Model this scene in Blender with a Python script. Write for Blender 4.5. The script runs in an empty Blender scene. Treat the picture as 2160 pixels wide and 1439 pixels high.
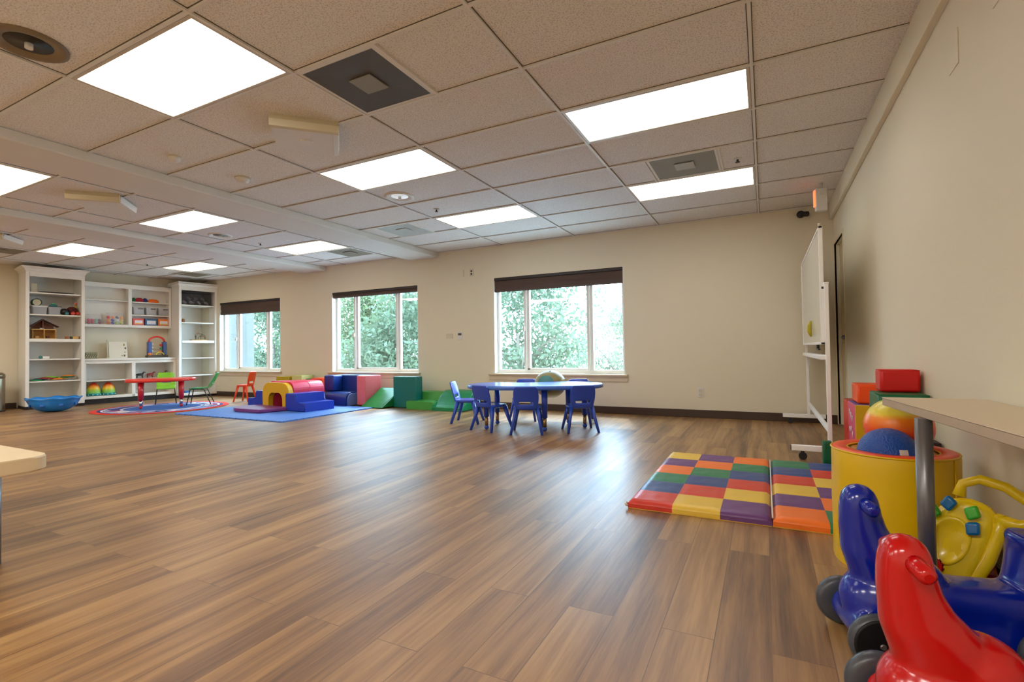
import bpy, bmesh, math, random
from mathutils import Vector, Matrix
random.seed(7)
S = bpy.context.scene
COL = S.collection
PI = math.pi
sin, cos, R = math.sin, math.cos, math.radians

# ------------------------------------------------------------------ camera
YAW, PIT, ROL, FPX, CZ = -0.4717, 0.0196, 0.0145, 1044.32, 0.911
H, YB, XR = 2.5987, 6.915, 0.75          # ceiling height, back wall, right wall
cam = bpy.data.objects.new('camera', bpy.data.cameras.new('camera')); COL.objects.link(cam)
cam.data.sensor_fit = 'HORIZONTAL'; cam.data.sensor_width = 36.0
cam.data.lens = 36.0 * FPX / 2160.0
cam.data.clip_start = 0.02; cam.data.clip_end = 300
R0 = Vector((cos(YAW), -sin(YAW), 0)); F0 = Vector((sin(YAW), cos(YAW), 0)); U0 = Vector((0, 0, 1))
Fw = F0 * cos(PIT) + U0 * sin(PIT); U2 = -F0 * sin(PIT) + U0 * cos(PIT)
Rt = R0 * cos(ROL) - U2 * sin(ROL); Up = R0 * sin(ROL) + U2 * cos(ROL)
M = Matrix((Rt, Up, -Fw)).transposed().to_4x4(); M.translation = Vector((0, 0, CZ))
cam.matrix_world = M
S.camera = cam

# ------------------------------------------------------------------ world, sun, exposure
SKY, PANEL_E, EXPO = 19.0, 5.6, 0.14
w = bpy.data.worlds.new('sky'); S.world = w; w.use_nodes = True
bgn = w.node_tree.nodes['Background']
bgn.inputs[0].default_value = (0.52, 0.73, 1.0, 1); bgn.inputs[1].default_value = SKY
S.view_settings.view_transform = 'Standard'; S.view_settings.look = 'None'
S.view_settings.exposure = EXPO; S.view_settings.gamma = 1.0
S.view_settings.use_curve_mapping = False
S.cycles.max_bounces = 10; S.cycles.diffuse_bounces = 6; S.cycles.transparent_max_bounces = 12
S.cycles.sample_clamp_indirect = 8
S.cycles.use_denoising = True
sun = bpy.data.objects.new('sun', bpy.data.lights.new('sun', 'SUN')); COL.objects.link(sun)
sun.data.energy = 3.5; sun.data.angle = R(3); sun.data.color = (1, .95, .86)
sun.rotation_euler = (R(38), 0, R(200))   # high sun from the room's side of the trees: lights the leaves, not the floor
for x in (-9.9, -6.38, -2.8):             # daylight portals in the three window openings
    l = bpy.data.lights.new('window_portal', 'AREA'); l.shape = 'RECTANGLE'; l.size = 2.1; l.size_y = 1.5
    l.cycles.is_portal = True
    o = bpy.data.objects.new('window_portal', l); COL.objects.link(o)
    o.location = (x, YB + .3, 1.32); o.rotation_euler = (R(-90), 0, 0)

for x, y in ((-.64, -1.2), (-3.1, -1.2), (-6.4, -1.2), (-9.6, -.6), (-9.6, 1.6)):   # unseen fill lamps added under the ceiling to brighten the room
    l = bpy.data.lights.new('added_fill_lamp', 'AREA'); l.shape = 'RECTANGLE'; l.size = 1.15; l.size_y = .55
    l.energy = 58; l.color = (1, .955, .88)
    o = bpy.data.objects.new('added_fill_lamp', l); COL.objects.link(o); o.location = (x, y, H-.02)

# ------------------------------------------------------------------ materials
MATS = {}
def srgb(r, g, b):
    f = lambda c: (c/255/12.92) if c/255 <= .04045 else ((c/255+.055)/1.055)**2.4
    return (f(r), f(g), f(b), 1)
def nm(name):
    m = bpy.data.materials.new(name); m.use_nodes = True
    nt = m.node_tree; b = nt.nodes['Principled BSDF']
    return m, nt, b
def N(nt, t, **kw):
    n = nt.nodes.new(t)
    for k, v in kw.items(): setattr(n, k, v)
    return n
def plain(name, c, rough=.5, bump=0, scale=60, metal=0, coat=0, var=.06, vscale=6, spec=.5):
    if name in MATS: return MATS[name]
    m, nt, b = nm(name)
    tc = N(nt, 'ShaderNodeTexCoord'); nz = N(nt, 'ShaderNodeTexNoise'); nz.inputs['Scale'].default_value = vscale
    nt.links.new(tc.outputs['Object'], nz.inputs['Vector'])
    mx = N(nt, 'ShaderNodeMix', data_type='RGBA'); mx.inputs['Factor'].default_value = .5
    nt.links.new(nz.outputs['Fac'], mx.inputs['Factor'])
    mx.inputs['A'].default_value = tuple(min(1, v*(1-var)) for v in c[:3])+(1,)
    mx.inputs['B'].default_value = tuple(min(1, v*(1+var)) for v in c[:3])+(1,)
    nt.links.new(mx.outputs['Result'], b.inputs['Base Color'])
    b.inputs['Roughness'].default_value = rough; b.inputs['Metallic'].default_value = metal
    b.inputs['Coat Weight'].default_value = coat; b.inputs['Coat Roughness'].default_value = .1
    b.inputs['Specular IOR Level'].default_value = spec
    if bump:
        n2 = N(nt, 'ShaderNodeTexNoise'); n2.inputs['Scale'].default_value = scale
        nt.links.new(tc.outputs['Object'], n2.inputs['Vector'])
        bp = N(nt, 'ShaderNodeBump'); bp.inputs['Strength'].default_value = bump; bp.inputs['Distance'].default_value = .01
        nt.links.new(n2.outputs['Fac'], bp.inputs['Height']); nt.links.new(bp.outputs['Normal'], b.inputs['Normal'])
    MATS[name] = m
    return m
def vinyl(name, c): return plain(name, c, .38, .25, 14, spec=.45)
def plastic(name, c, r=.28): return plain(name, c, r, coat=.25, var=.03)

def floor_mat():
    m, nt, b = nm('floor_planks')
    tc = N(nt, 'ShaderNodeTexCoord')
    mp = N(nt, 'ShaderNodeMapping'); mp.inputs['Rotation'].default_value = (0, 0, R(90))
    nt.links.new(tc.outputs['Object'], mp.inputs['Vector'])
    br = N(nt, 'ShaderNodeTexBrick'); br.offset = .37; br.offset_frequency = 2
    br.inputs['Scale'].default_value = 1; br.inputs['Brick Width'].default_value = 1.22; br.inputs['Row Height'].default_value = .16
    br.inputs['Mortar Size'].default_value = .0016; br.inputs['Mortar Smooth'].default_value = .2
    br.inputs['Color1'].default_value = (0, 0, 0, 1); br.inputs['Color2'].default_value = (1, 1, 1, 1); br.inputs['Mortar'].default_value = (.5, .5, .5, 1)
    nt.links.new(mp.outputs['Vector'], br.inputs['Vector'])
    def noise(sx, sy, sc, det, off=None, rough=.6):
        q = N(nt, 'ShaderNodeMapping'); q.inputs['Scale'].default_value = (sx, sy, 1)
        nt.links.new(tc.outputs['Object'], q.inputs['Vector'])
        n = N(nt, 'ShaderNodeTexNoise', noise_dimensions='4D'); n.inputs['Scale'].default_value = sc; n.inputs['Detail'].default_value = det
        n.inputs['Roughness'].default_value = rough; n.inputs['Distortion'].default_value = .35
        nt.links.new(q.outputs['Vector'], n.inputs['Vector'])
        if off:
            mu = N(nt, 'ShaderNodeMath', operation='MULTIPLY'); mu.inputs[1].default_value = off
            nt.links.new(br.outputs['Color'], mu.inputs[0]); nt.links.new(mu.outputs[0], n.inputs['W'])
        return n
    n1 = noise(13, .75, 1.2, 3, 17)        # broad streaks inside a plank
    n2 = noise(60, 2.6, 1.4, 6, 31, .7)    # fine grain
    n3 = noise(2.2, .8, 1, 2)
    a1 = N(nt, 'ShaderNodeMath', operation='MULTIPLY'); a1.inputs[1].default_value = .17; nt.links.new(br.outputs['Color'], a1.inputs[0])
    a2 = N(nt, 'ShaderNodeMath', operation='MULTIPLY_ADD'); a2.inputs[1].default_value = .74; nt.links.new(n1.outputs['Fac'], a2.inputs[0]); nt.links.new(a1.outputs[0], a2.inputs[2])
    a3 = N(nt, 'ShaderNodeMath', operation='MULTIPLY_ADD'); a3.inputs[1].default_value = .36; nt.links.new(n2.outputs['Fac'], a3.inputs[0]); nt.links.new(a2.outputs[0], a3.inputs[2])
    a4 = N(nt, 'ShaderNodeMath', operation='MULTIPLY_ADD'); a4.inputs[1].default_value = .14; nt.links.new(n3.outputs['Fac'], a4.inputs[0]); nt.links.new(a3.outputs[0], a4.inputs[2])
    cr = N(nt, 'ShaderNodeValToRGB'); e = cr.color_ramp.elements
    e[0].position = .50; e[0].color = FLOORC[0]
    e[1].position = .90; e[1].color = FLOORC[3]
    x = cr.color_ramp.elements.new(.62); x.color = FLOORC[1]
    x = cr.color_ramp.elements.new(.74); x.color = FLOORC[2]
    nt.links.new(a4.outputs[0], cr.inputs['Fac'])
    mx = N(nt, 'ShaderNodeMix', data_type='RGBA', blend_type='MULTIPLY'); mx.inputs['B'].default_value = (.55, .5, .45, 1)
    nt.links.new(br.outputs['Fac'], mx.inputs['Factor']); nt.links.new(cr.outputs['Color'], mx.inputs['A'])
    nt.links.new(mx.outputs['Result'], b.inputs['Base Color'])
    b.inputs['Roughness'].default_value = .38; b.inputs['IOR'].default_value = 1.68; b.inputs['Specular IOR Level'].default_value = .6
    bp = N(nt, 'ShaderNodeBump'); bp.inputs['Strength'].default_value = .12; bp.inputs['Distance'].default_value = .004
    nt.links.new(n2.outputs['Fac'], bp.inputs['Height']); nt.links.new(bp.outputs['Normal'], b.inputs['Normal'])
    return m
FLOORC = [(.078, .031, .011, 1), (.175, .080, .026, 1), (.29, .146, .047, 1), (.41, .232, .082, 1)]

def tile_mat():
    m, nt, b = nm('ceiling_tile')
    tc = N(nt, 'ShaderNodeTexCoord')
    n = N(nt, 'ShaderNodeTexNoise'); n.inputs['Scale'].default_value = 120; n.inputs['Detail'].default_value = 3; n.inputs['Roughness'].default_value = .7
    nt.links.new(tc.outputs['Object'], n.inputs['Vector'])
    cr = N(nt, 'ShaderNodeValToRGB'); e = cr.color_ramp.elements
    e[0].position = .38; e[0].color = (.50, .46, .42, 1); e[1].position = .5; e[1].color = TILEC
    nt.links.new(n.outputs['Fac'], cr.inputs['Fac']); nt.links.new(cr.outputs['Color'], b.inputs['Base Color'])
    b.inputs['Roughness'].default_value = .9
    bp = N(nt, 'ShaderNodeBump'); bp.inputs['Strength'].default_value = .3; bp.inputs['Distance'].default_value = .003
    nt.links.new(n.outputs['Fac'], bp.inputs['Height']); nt.links.new(bp.outputs['Normal'], b.inputs['Normal'])
    return m
TILEC = (.76, .735, .70, 1)

def diffuser_mat(name, c, k=1.0):
    m, nt, b = nm(name)
    tc = N(nt, 'ShaderNodeTexCoord'); sp = N(nt, 'ShaderNodeSeparateXYZ'); nt.links.new(tc.outputs['Object'], sp.inputs[0])
    ab = N(nt, 'ShaderNodeMath', operation='ABSOLUTE'); nt.links.new(sp.outputs['Y'], ab.inputs[0])
    cr = N(nt, 'ShaderNodeMapRange', interpolation_type='SMOOTHSTEP')   # two tubes behind the lens: brighter bands at |y| = .15
    s = N(nt, 'ShaderNodeMath', operation='SUBTRACT'); s.inputs[1].default_value = .15; nt.links.new(ab.outputs[0], s.inputs[0])
    s2 = N(nt, 'ShaderNodeMath', operation='ABSOLUTE'); nt.links.new(s.outputs[0], s2.inputs[0])
    cr.inputs['From Min'].default_value = .0; cr.inputs['From Max'].default_value = .15
    cr.inputs['To Min'].default_value = PANEL_E*k*1.25; cr.inputs['To Max'].default_value = PANEL_E*k*.62
    nt.links.new(s2.outputs[0], cr.inputs['Value'])
    b.inputs['Base Color'].default_value = (.8, .8, .8, 1)
    b.inputs['Emission Color'].default_value = c
    nt.links.new(cr.outputs[0], b.inputs['Emission Strength'])
    return m

def glass_mat():
    m = bpy.data.materials.new('window_glass'); m.use_nodes = True; nt = m.node_tree
    for n in list(nt.nodes): nt.nodes.remove(n)
    o = N(nt, 'ShaderNodeOutputMaterial'); t = N(nt, 'ShaderNodeBsdfTransparent'); t.inputs[0].default_value = (.93, .98, .96, 1)
    g = N(nt, 'ShaderNodeBsdfGlossy'); g.inputs['Roughness'].default_value = .02
    mx = N(nt, 'ShaderNodeMixShader'); mx.inputs[0].default_value = .06
    nt.links.new(t.outputs[0], mx.inputs[1]); nt.links.new(g.outputs[0], mx.inputs[2]); nt.links.new(mx.outputs[0], o.inputs[0])
    return m
def clear_plastic(name, c=(.9, .9, .9, 1), k=.35):
    m = bpy.data.materials.new(name); m.use_nodes = True; nt = m.node_tree
    b = nt.nodes['Principled BSDF']; o = nt.nodes['Material Output']
    b.inputs['Base Color'].default_value = c; b.inputs['Roughness'].default_value = .25
    t = N(nt, 'ShaderNodeBsdfTransparent'); mx = N(nt, 'ShaderNodeMixShader'); mx.inputs[0].default_value = k
    nt.links.new(t.outputs[0], mx.inputs[1]); nt.links.new(b.outputs[0], mx.inputs[2]); nt.links.new(mx.outputs[0], o.inputs[0])
    return m
def leaf_mat(name, c1, c2):
    m, nt, b = nm(name)
    tc = N(nt, 'ShaderNodeTexCoord'); n = N(nt, 'ShaderNodeTexNoise'); n.inputs['Scale'].default_value = 2.2
    nt.links.new(tc.outputs['Object'], n.inputs['Vector'])
    mx = N(nt, 'ShaderNodeMix', data_type='RGBA'); mx.inputs['A'].default_value = c1; mx.inputs['B'].default_value = c2
    nt.links.new(n.outputs['Fac'], mx.inputs['Factor'])
    o = nt.nodes['Material Output']; b.inputs['Roughness'].default_value = .5
    nt.links.new(mx.outputs['Result'], b.inputs['Base Color'])
    tl = N(nt, 'ShaderNodeBsdfTranslucent'); nt.links.new(mx.outputs['Result'], tl.inputs[0])
    ms = N(nt, 'ShaderNodeMixShader'); ms.inputs[0].default_value = .45
    nt.links.new(b.outputs[0], ms.inputs[1]); nt.links.new(tl.outputs[0], ms.inputs[2]); nt.links.new(ms.outputs[0], o.inputs[0])
    return m
def rainbow_mat(name, stops, axis='Z', lo=-1, hi=1, rough=.35, const=False):
    m, nt, b = nm(name)
    tc = N(nt, 'ShaderNodeTexCoord'); sp = N(nt, 'ShaderNodeSeparateXYZ'); nt.links.new(tc.outputs['Object'], sp.inputs[0])
    mr = N(nt, 'ShaderNodeMapRange'); mr.inputs['From Min'].default_value = lo; mr.inputs['From Max'].default_value = hi
    nt.links.new(sp.outputs[axis], mr.inputs['Value'])
    cr = N(nt, 'ShaderNodeValToRGB'); nt.links.new(mr.outputs[0], cr.inputs['Fac'])
    if const: cr.color_ramp.interpolation = 'CONSTANT'
    el = cr.color_ramp.elements
    el[0].position, el[0].color = stops[0]; el[1].position, el[1].color = stops[-1]
    for p, c in stops[1:-1]:
        x = el.new(p); x.color = c
    nt.links.new(cr.outputs['Color'], b.inputs['Base Color']); b.inputs['Roughness'].default_value = rough
    return m
def rug_mat():
    m, nt, b = nm('round_rug_pattern')
    tc = N(nt, 'ShaderNodeTexCoord')
    ln = N(nt, 'ShaderNodeVectorMath', operation='LENGTH'); nt.links.new(tc.outputs['Object'], ln.inputs[0])
    cr = N(nt, 'ShaderNodeValToRGB'); cr.color_ramp.interpolation = 'CONSTANT'; el = cr.color_ramp.elements
    red, navy, blue, wht = srgb(205, 52, 40), srgb(32, 48, 120), srgb(48, 92, 160), srgb(205, 200, 205)
    el[0].position, el[0].color = 0, blue; el[1].position, el[1].color = .9, red
    for p, c in ((.56, wht), (.6, navy), (.82, wht), (.855, navy)):
        x = el.new(p); x.color = c
    nt.links.new(ln.outputs['Value'], cr.inputs['Fac'])
    vo = N(nt, 'ShaderNodeTexVoronoi'); vo.inputs['Scale'].default_value = 7; nt.links.new(tc.outputs['Object'], vo.inputs['Vector'])
    c2 = N(nt, 'ShaderNodeValToRGB'); c2.color_ramp.interpolation = 'CONSTANT'
    e = c2.color_ramp.elements; e[0].position = 0; e[0].color = srgb(210, 200, 200); e[1].position = .75; e[1].color = srgb(150, 60, 90)
    x = e.new(.3); x.color = navy; x = e.new(.55); x.color = srgb(110, 140, 190)
    sx = N(nt, 'ShaderNodeSeparateColor'); nt.links.new(vo.outputs['Color'], sx.inputs[0]); nt.links.new(sx.outputs[0], c2.inputs['Fac'])
    gt = N(nt, 'ShaderNodeMath', operation='GREATER_THAN'); gt.inputs[1].default_value = .62; nt.links.new(ln.outputs['Value'], gt.inputs[0])
    lt = N(nt, 'ShaderNodeMath', operation='LESS_THAN'); lt.inputs[1].default_value = .81; nt.links.new(ln.outputs['Value'], lt.inputs[0])
    an = N(nt, 'ShaderNodeMath', operation='MULTIPLY'); nt.links.new(gt.outputs[0], an.inputs[0]); nt.links.new(lt.outputs[0], an.inputs[1])
    mx = N(nt, 'ShaderNodeMix', data_type='RGBA'); nt.links.new(an.outputs[0], mx.inputs['Factor'])
    nt.links.new(cr.outputs['Color'], mx.inputs['A']); nt.links.new(c2.outputs['Color'], mx.inputs['B'])
    nt.links.new(mx.outputs['Result'], b.inputs['Base Color']); b.inputs['Roughness'].default_value = .95
    return m

WALL = plain('wall_paint', (.71, .65, .50, 1), .6, .05, 90, var=.02, vscale=1.2)
WHITE = plain('white_paint', srgb(228, 224, 215), .4, var=.02)
TRIMW = plain('window_white', srgb(225, 222, 215), .4, var=.02)
BASEB = plain('dark_brown_base', srgb(62, 44, 30), .45, var=.1)
BLACKB = plain('black_base', srgb(28, 24, 22), .5)
BLACK = plain('black_plastic', (.012, .012, .013, 1), .4)
GREYM = plain('grey_metal', srgb(120, 118, 120), .35, metal=.6)
CHROME = plain('chrome', (.7, .7, .7, 1), .15, metal=1)
STEEL = plain('brushed_steel', srgb(150, 135, 115), .28, metal=.9)
GRID = plain('grid_white', (.70, .68, .64, 1), .5, var=.02)
FLOORM = floor_mat(); TILE = tile_mat(); GLASS = glass_mat()
SHADE = plain('brown_shade', srgb(78, 60, 52), .7, .1, 200, var=.1)
SHADED = plain('dark_headrail', srgb(38, 30, 30), .5)

# ------------------------------------------------------------------ mesh helpers
def new(): return bmesh.new()
def add(bm, verts, faces, mi=0):
    vs = [bm.verts.new(v) for v in verts]
    fs = []
    for f in faces:
        try:
            F = bm.faces.new([vs[i] for i in f]); F.material_index = mi; fs.append(F)
        except ValueError: pass
    return vs, fs
def bx(bm, x0, x1, y0, y1, z0, z1, bev=0, mi=0, seg=2):
    vs, fs = add(bm, [(x0,y0,z0),(x1,y0,z0),(x1,y1,z0),(x0,y1,z0),(x0,y0,z1),(x1,y0,z1),(x1,y1,z1),(x0,y1,z1)],
                 [(0,3,2,1),(4,5,6,7),(0,1,5,4),(1,2,6,5),(2,3,7,6),(3,0,4,7)], mi)
    if bev:
        es = list({e for f in fs for e in f.edges})
        r = bmesh.ops.bevel(bm, geom=es, offset=bev, segments=seg, affect='EDGES', profile=.5)
        for f in r['faces']: f.smooth = True; f.material_index = mi
    return vs
def frame_of(d):
    d = d.normalized(); a = Vector((0,0,1)) if abs(d.z) < .9 else Vector((1,0,0))
    x = d.cross(a).normalized(); return x, d.cross(x).normalized()
def tube(bm, pts, rad, seg=10, caps=True, mi=0, sq=(1,1), closed=False):
    pts = [Vector(p) for p in pts]; n = len(pts)
    if not hasattr(rad, '__len__'): rad = [rad]*n
    rings = []; X = None
    for i, p in enumerate(pts):
        if closed: d = pts[(i+1) % n]-pts[i-1]
        else: d = (pts[min(i+1, n-1)]-pts[max(i-1, 0)])
        d.normalize()
        if X is None: X, Y = frame_of(d)
        else:
            X = (X-d*X.dot(d)).normalized(); Y = d.cross(X)
        rings.append([bm.verts.new(p+X*cos(2*PI*k/seg)*rad[i]*sq[0]+Y*sin(2*PI*k/seg)*rad[i]*sq[1]) for k in range(seg)])
    m = n if closed else n-1
    for i in range(m):
        a, b = rings[i], rings[(i+1) % n]
        for k in range(seg):
            f = bm.faces.new((a[k], a[(k+1) % seg], b[(k+1) % seg], b[k])); f.smooth = True; f.material_index = mi
    if caps and not closed:
        for r in (rings[0], rings[-1]):
            f = bm.faces.new(r); f.material_index = mi
    return rings
def loft(bm, rings, caps=True, mi=0, smooth=True):
    rs = [[bm.verts.new(v) for v in r] for r in rings]; n = len(rs[0])
    for a, b in zip(rs, rs[1:]):
        for k in range(n):
            f = bm.faces.new((a[k], a[(k+1) % n], b[(k+1) % n], b[k])); f.smooth = smooth; f.material_index = mi
    if caps:
        for r in (rs[0], rs[-1]):
            f = bm.faces.new(r); f.material_index = mi; f.smooth = smooth
def ell(cx, cy, z, rx, ry, seg=24, p=2.0):
    out = []
    for k in range(seg):
        c, s = cos(2*PI*k/seg), sin(2*PI*k/seg)
        out.append((cx+rx*math.copysign(abs(c)**(2/p), c), cy+ry*math.copysign(abs(s)**(2/p), s), z))
    return out
def lathe(bm, prof, seg=28, cx=0, cy=0, mi=0):
    loft(bm, [[(cx+r*cos(2*PI*k/seg), cy+r*sin(2*PI*k/seg), z) for k in range(seg)] for r, z in prof], True, mi)
def ball(bm, c, r, seg=20, mi=0, s=(1,1,1)):
    rings = []
    for i in range(1, seg//2):
        t = PI*i/(seg//2)
        rings.append([(c[0]+r*s[0]*sin(t)*cos(2*PI*k/seg), c[1]+r*s[1]*sin(t)*sin(2*PI*k/seg), c[2]-r*s[2]*cos(t)) for k in range(seg)])
    loft(bm, rings, True, mi)
def prism(bm, outline, y0, y1, plane='xz', bev=0, mi=0, seg=2, smooth=False):
    def P(a, b, c): return {'xz': (a, c, b), 'xy': (a, b, c), 'yz': (c, a, b)}[plane]
    n = len(outline)
    v0 = [bm.verts.new(P(a, b, y0)) for a, b in outline]; v1 = [bm.verts.new(P(a, b, y1)) for a, b in outline]
    fs = []
    for k in range(n):
        f = bm.faces.new((v0[k], v0[(k+1) % n], v1[(k+1) % n], v1[k])); f.smooth = smooth; fs.append(f)
    c = [bm.faces.new(v0), bm.faces.new(v1)]; fs += c
    for f in fs: f.material_index = mi
    if bev:
        es = list({e for f in c for e in f.edges})
        r = bmesh.ops.bevel(bm, geom=es, offset=bev, segments=seg, affect='EDGES')
        for f in r['faces']: f.smooth = True; f.material_index = mi
def arc(cx, cy, rx, ry, a0, a1, n):
    return [(cx+rx*cos(R(a0+(a1-a0)*i/n)), cy+ry*sin(R(a0+(a1-a0)*i/n))) for i in range(n+1)]
def rrect(x0, x1, y0, y1, r, n=5):
    return arc(x1-r, y1-r, r, r, 0, 90, n)+arc(x0+r, y1-r, r, r, 90, 180, n)+arc(x0+r, y0+r, r, r, 180, 270, n)+arc(x1-r, y0+r, r, r, 270, 360, n)
def xf(bm, loc=(0,0,0), rot=(0,0,0), sc=(1,1,1), verts=None):
    from mathutils import Euler
    m = Matrix.Translation(Vector(loc)) @ Euler(rot).to_matrix().to_4x4() @ Matrix.Diagonal((*sc, 1))
    bmesh.ops.transform(bm, matrix=m, verts=verts or bm.verts)
def obj(name, bm, mats, parent=None, loc=None, rotz=None, mods=()):
    bmesh.ops.recalc_face_normals(bm, faces=bm.faces)
    me = bpy.data.meshes.new(name); bm.to_mesh(me); bm.free()
    if not isinstance(mats, (list, tuple)): mats = [mats]
    for m in mats: me.materials.append(m)
    o = bpy.data.objects.new(name, me); COL.objects.link(o)
    if parent: o.parent = parent
    if loc: o.location = loc
    if rotz is not None: o.rotation_euler.z = rotz
    for t, kw in mods:
        md = o.modifiers.new(t.lower(), t)
        for k, v in kw.items(): setattr(md, k, v)
    return o
def tag(o, label, cat, group=None):
    o['label'] = label; o['category'] = cat
    if group: o['group'] = group
    return o
def thing(name, label, cat, loc=(0,0,0), rotz=0, group=None, rot=None):
    o = bpy.data.objects.new(name, None); COL.objects.link(o); o.empty_display_size = .1
    o.location = loc; o.rotation_euler = rot or (0, 0, rotz)
    return tag(o, label, cat, group)
def struct(name, bm, m, parent=None):
    o = obj(name, bm, m, parent)
    if not parent: o['kind'] = 'structure'
    return o
def copy_tree(o, label=None, group=None, parent=None):
    c = o.copy(); COL.objects.link(c)
    if parent: c.parent = parent
    for ch in list(o.children): copy_tree(ch, parent=c)
    if label: c['label'] = label
    if group: c['group'] = group
    return c
SUB = ('SUBSURF', dict(levels=1, render_levels=2))

# ------------------------------------------------------------------ shell
XL, YF = -13.2, -2.6
b = new(); bx(b, XL, XR+.3, YF, YB+.25, -.1, 0); struct('floor', b, FLOORM)
WIN = [(-10.90, -8.88), (-7.42, -5.35), (-3.85, -1.75)]; WZ0, WZ1 = .56, 2.075
b = new(); xs = [XL]+[v for a in WIN for v in a]+[XR+.3]
for i in range(0, len(xs), 2): bx(b, xs[i], xs[i+1], YB, YB+.22, 0, H)
for a0, a1 in WIN:
    bx(b, a0, a1, YB, YB+.22, 0, WZ0-.03); bx(b, a0, a1, YB, YB+.22, WZ1, H)
struct('wall_back', b, WALL)
DY0, DY1, DZ = 6.14, 6.86, 2.095
b = new(); bx(b, XR, XR+.25, YF, DY0, 0, H); bx(b, XR, XR+.25, DY1, YB, 0, H); bx(b, XR, XR+.25, DY0, DY1, DZ, H)
struct('wall_right', b, WALL)
b = new(); bx(b, XL, XR+.25, YF-.2, YF, 0, H); struct('wall_front', b, WALL)
A = Vector((-10.98, YB, 0)); Dv = Vector((-.1662, -.9861, 0)); Nv = Vector((-.9861, .1662, 0))
def W(u, t, z): return A+Dv*u+Nv*t+Vector((0, 0, z))
ANG = math.atan2(-Dv.y, -Dv.x)
b = new()
q = [W(-.2, .62, 0), W(9.9, .62, 0), W(9.9, .82, 0), W(-.2, .82, 0)]
add(b, [tuple(v) for v in q]+[(v.x, v.y, H) for v in q], [(0,3,2,1),(4,5,6,7),(0,1,5,4),(1,2,6,5),(2,3,7,6),(3,0,4,7)])
struct('wall_left', b, WALL)
# ceiling: one board of tiles, the suspended grid is its child
b = new(); bx(b, XL-.4, XR+.3, YF-.2, YB+.2, H, H+.1); ceil = struct('ceiling', b, TILE)
T = .6096; GX = -.034; GY = 3.2473
B1 = (-5.50, -4.91); B2 = (-8.16, -7.56)
b = new(); bw = .009; shd = new()
def gridbars(x0, x1, xl, y_off, yend=YB):
    for x in xl: bx(b, x-bw, x+bw, YF, yend, H-.014, H); bx(shd, x-bw-.005, x+bw+.005, YF, yend, H-.0025, H)
    j = math.ceil((YF-y_off)/T)
    while y_off+j*T < yend:
        y = y_off+j*T; bx(b, x0, x1, y-bw, y+bw, H-.013, H); bx(shd, x0, x1, y-bw-.005, y+bw+.005, H-.002, H); j += 1
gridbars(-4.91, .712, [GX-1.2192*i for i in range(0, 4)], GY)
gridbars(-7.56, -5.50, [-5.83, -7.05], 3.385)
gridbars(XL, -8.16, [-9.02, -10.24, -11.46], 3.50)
for x, y in ((-1.862, 2.028), (-.93, 4.466), (-.315, 4.466)):
    bx(b, x-bw, x+bw, y, y+T, H-.014, H)
obj('ceiling_grid', b, GRID, ceil); obj('grid_shade_strip', shd, plain('painted_grid_shade', (.12, .10, .085, 1), .9), ceil)  # dark strips: shade along the grid bars, put in as colour
for (x0, x1), nme in ((B1, 'trim_1'), (B2, 'trim_2')):
    b = new(); bx(b, x0, x1, YF, YB, H-.085, H, .012); struct(nme, b, plain('beam_paint', (.66, .63, .58, 1), .6, .03, 80, var=.02))
b = new(); bx(b, .712, XR, YF, YB, H-.19, H, .006); struct('trim_3', b, WALL)
b = new(); bx(b, -11.0, XR, YB-.014, YB, 0, .1, .004); struct('baseboard_back', b, BASEB)
b = new(); bx(b, XR-.014, XR, YF, DY0-.07, 0, .1, .004); struct('baseboard_right', b, BASEB)
b = new()
q = [W(3.14, .605, 0), W(9.8, .605, 0), W(9.8, .62, 0), W(3.14, .62, 0)]
add(b, [tuple(v) for v in q]+[(v.x, v.y, .1) for v in q], [(0,3,2,1),(4,5,6,7),(0,1,5,4),(1,2,6,5),(2,3,7,6),(3,0,4,7)])
struct('baseboard_left', b, BASEB)
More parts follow.
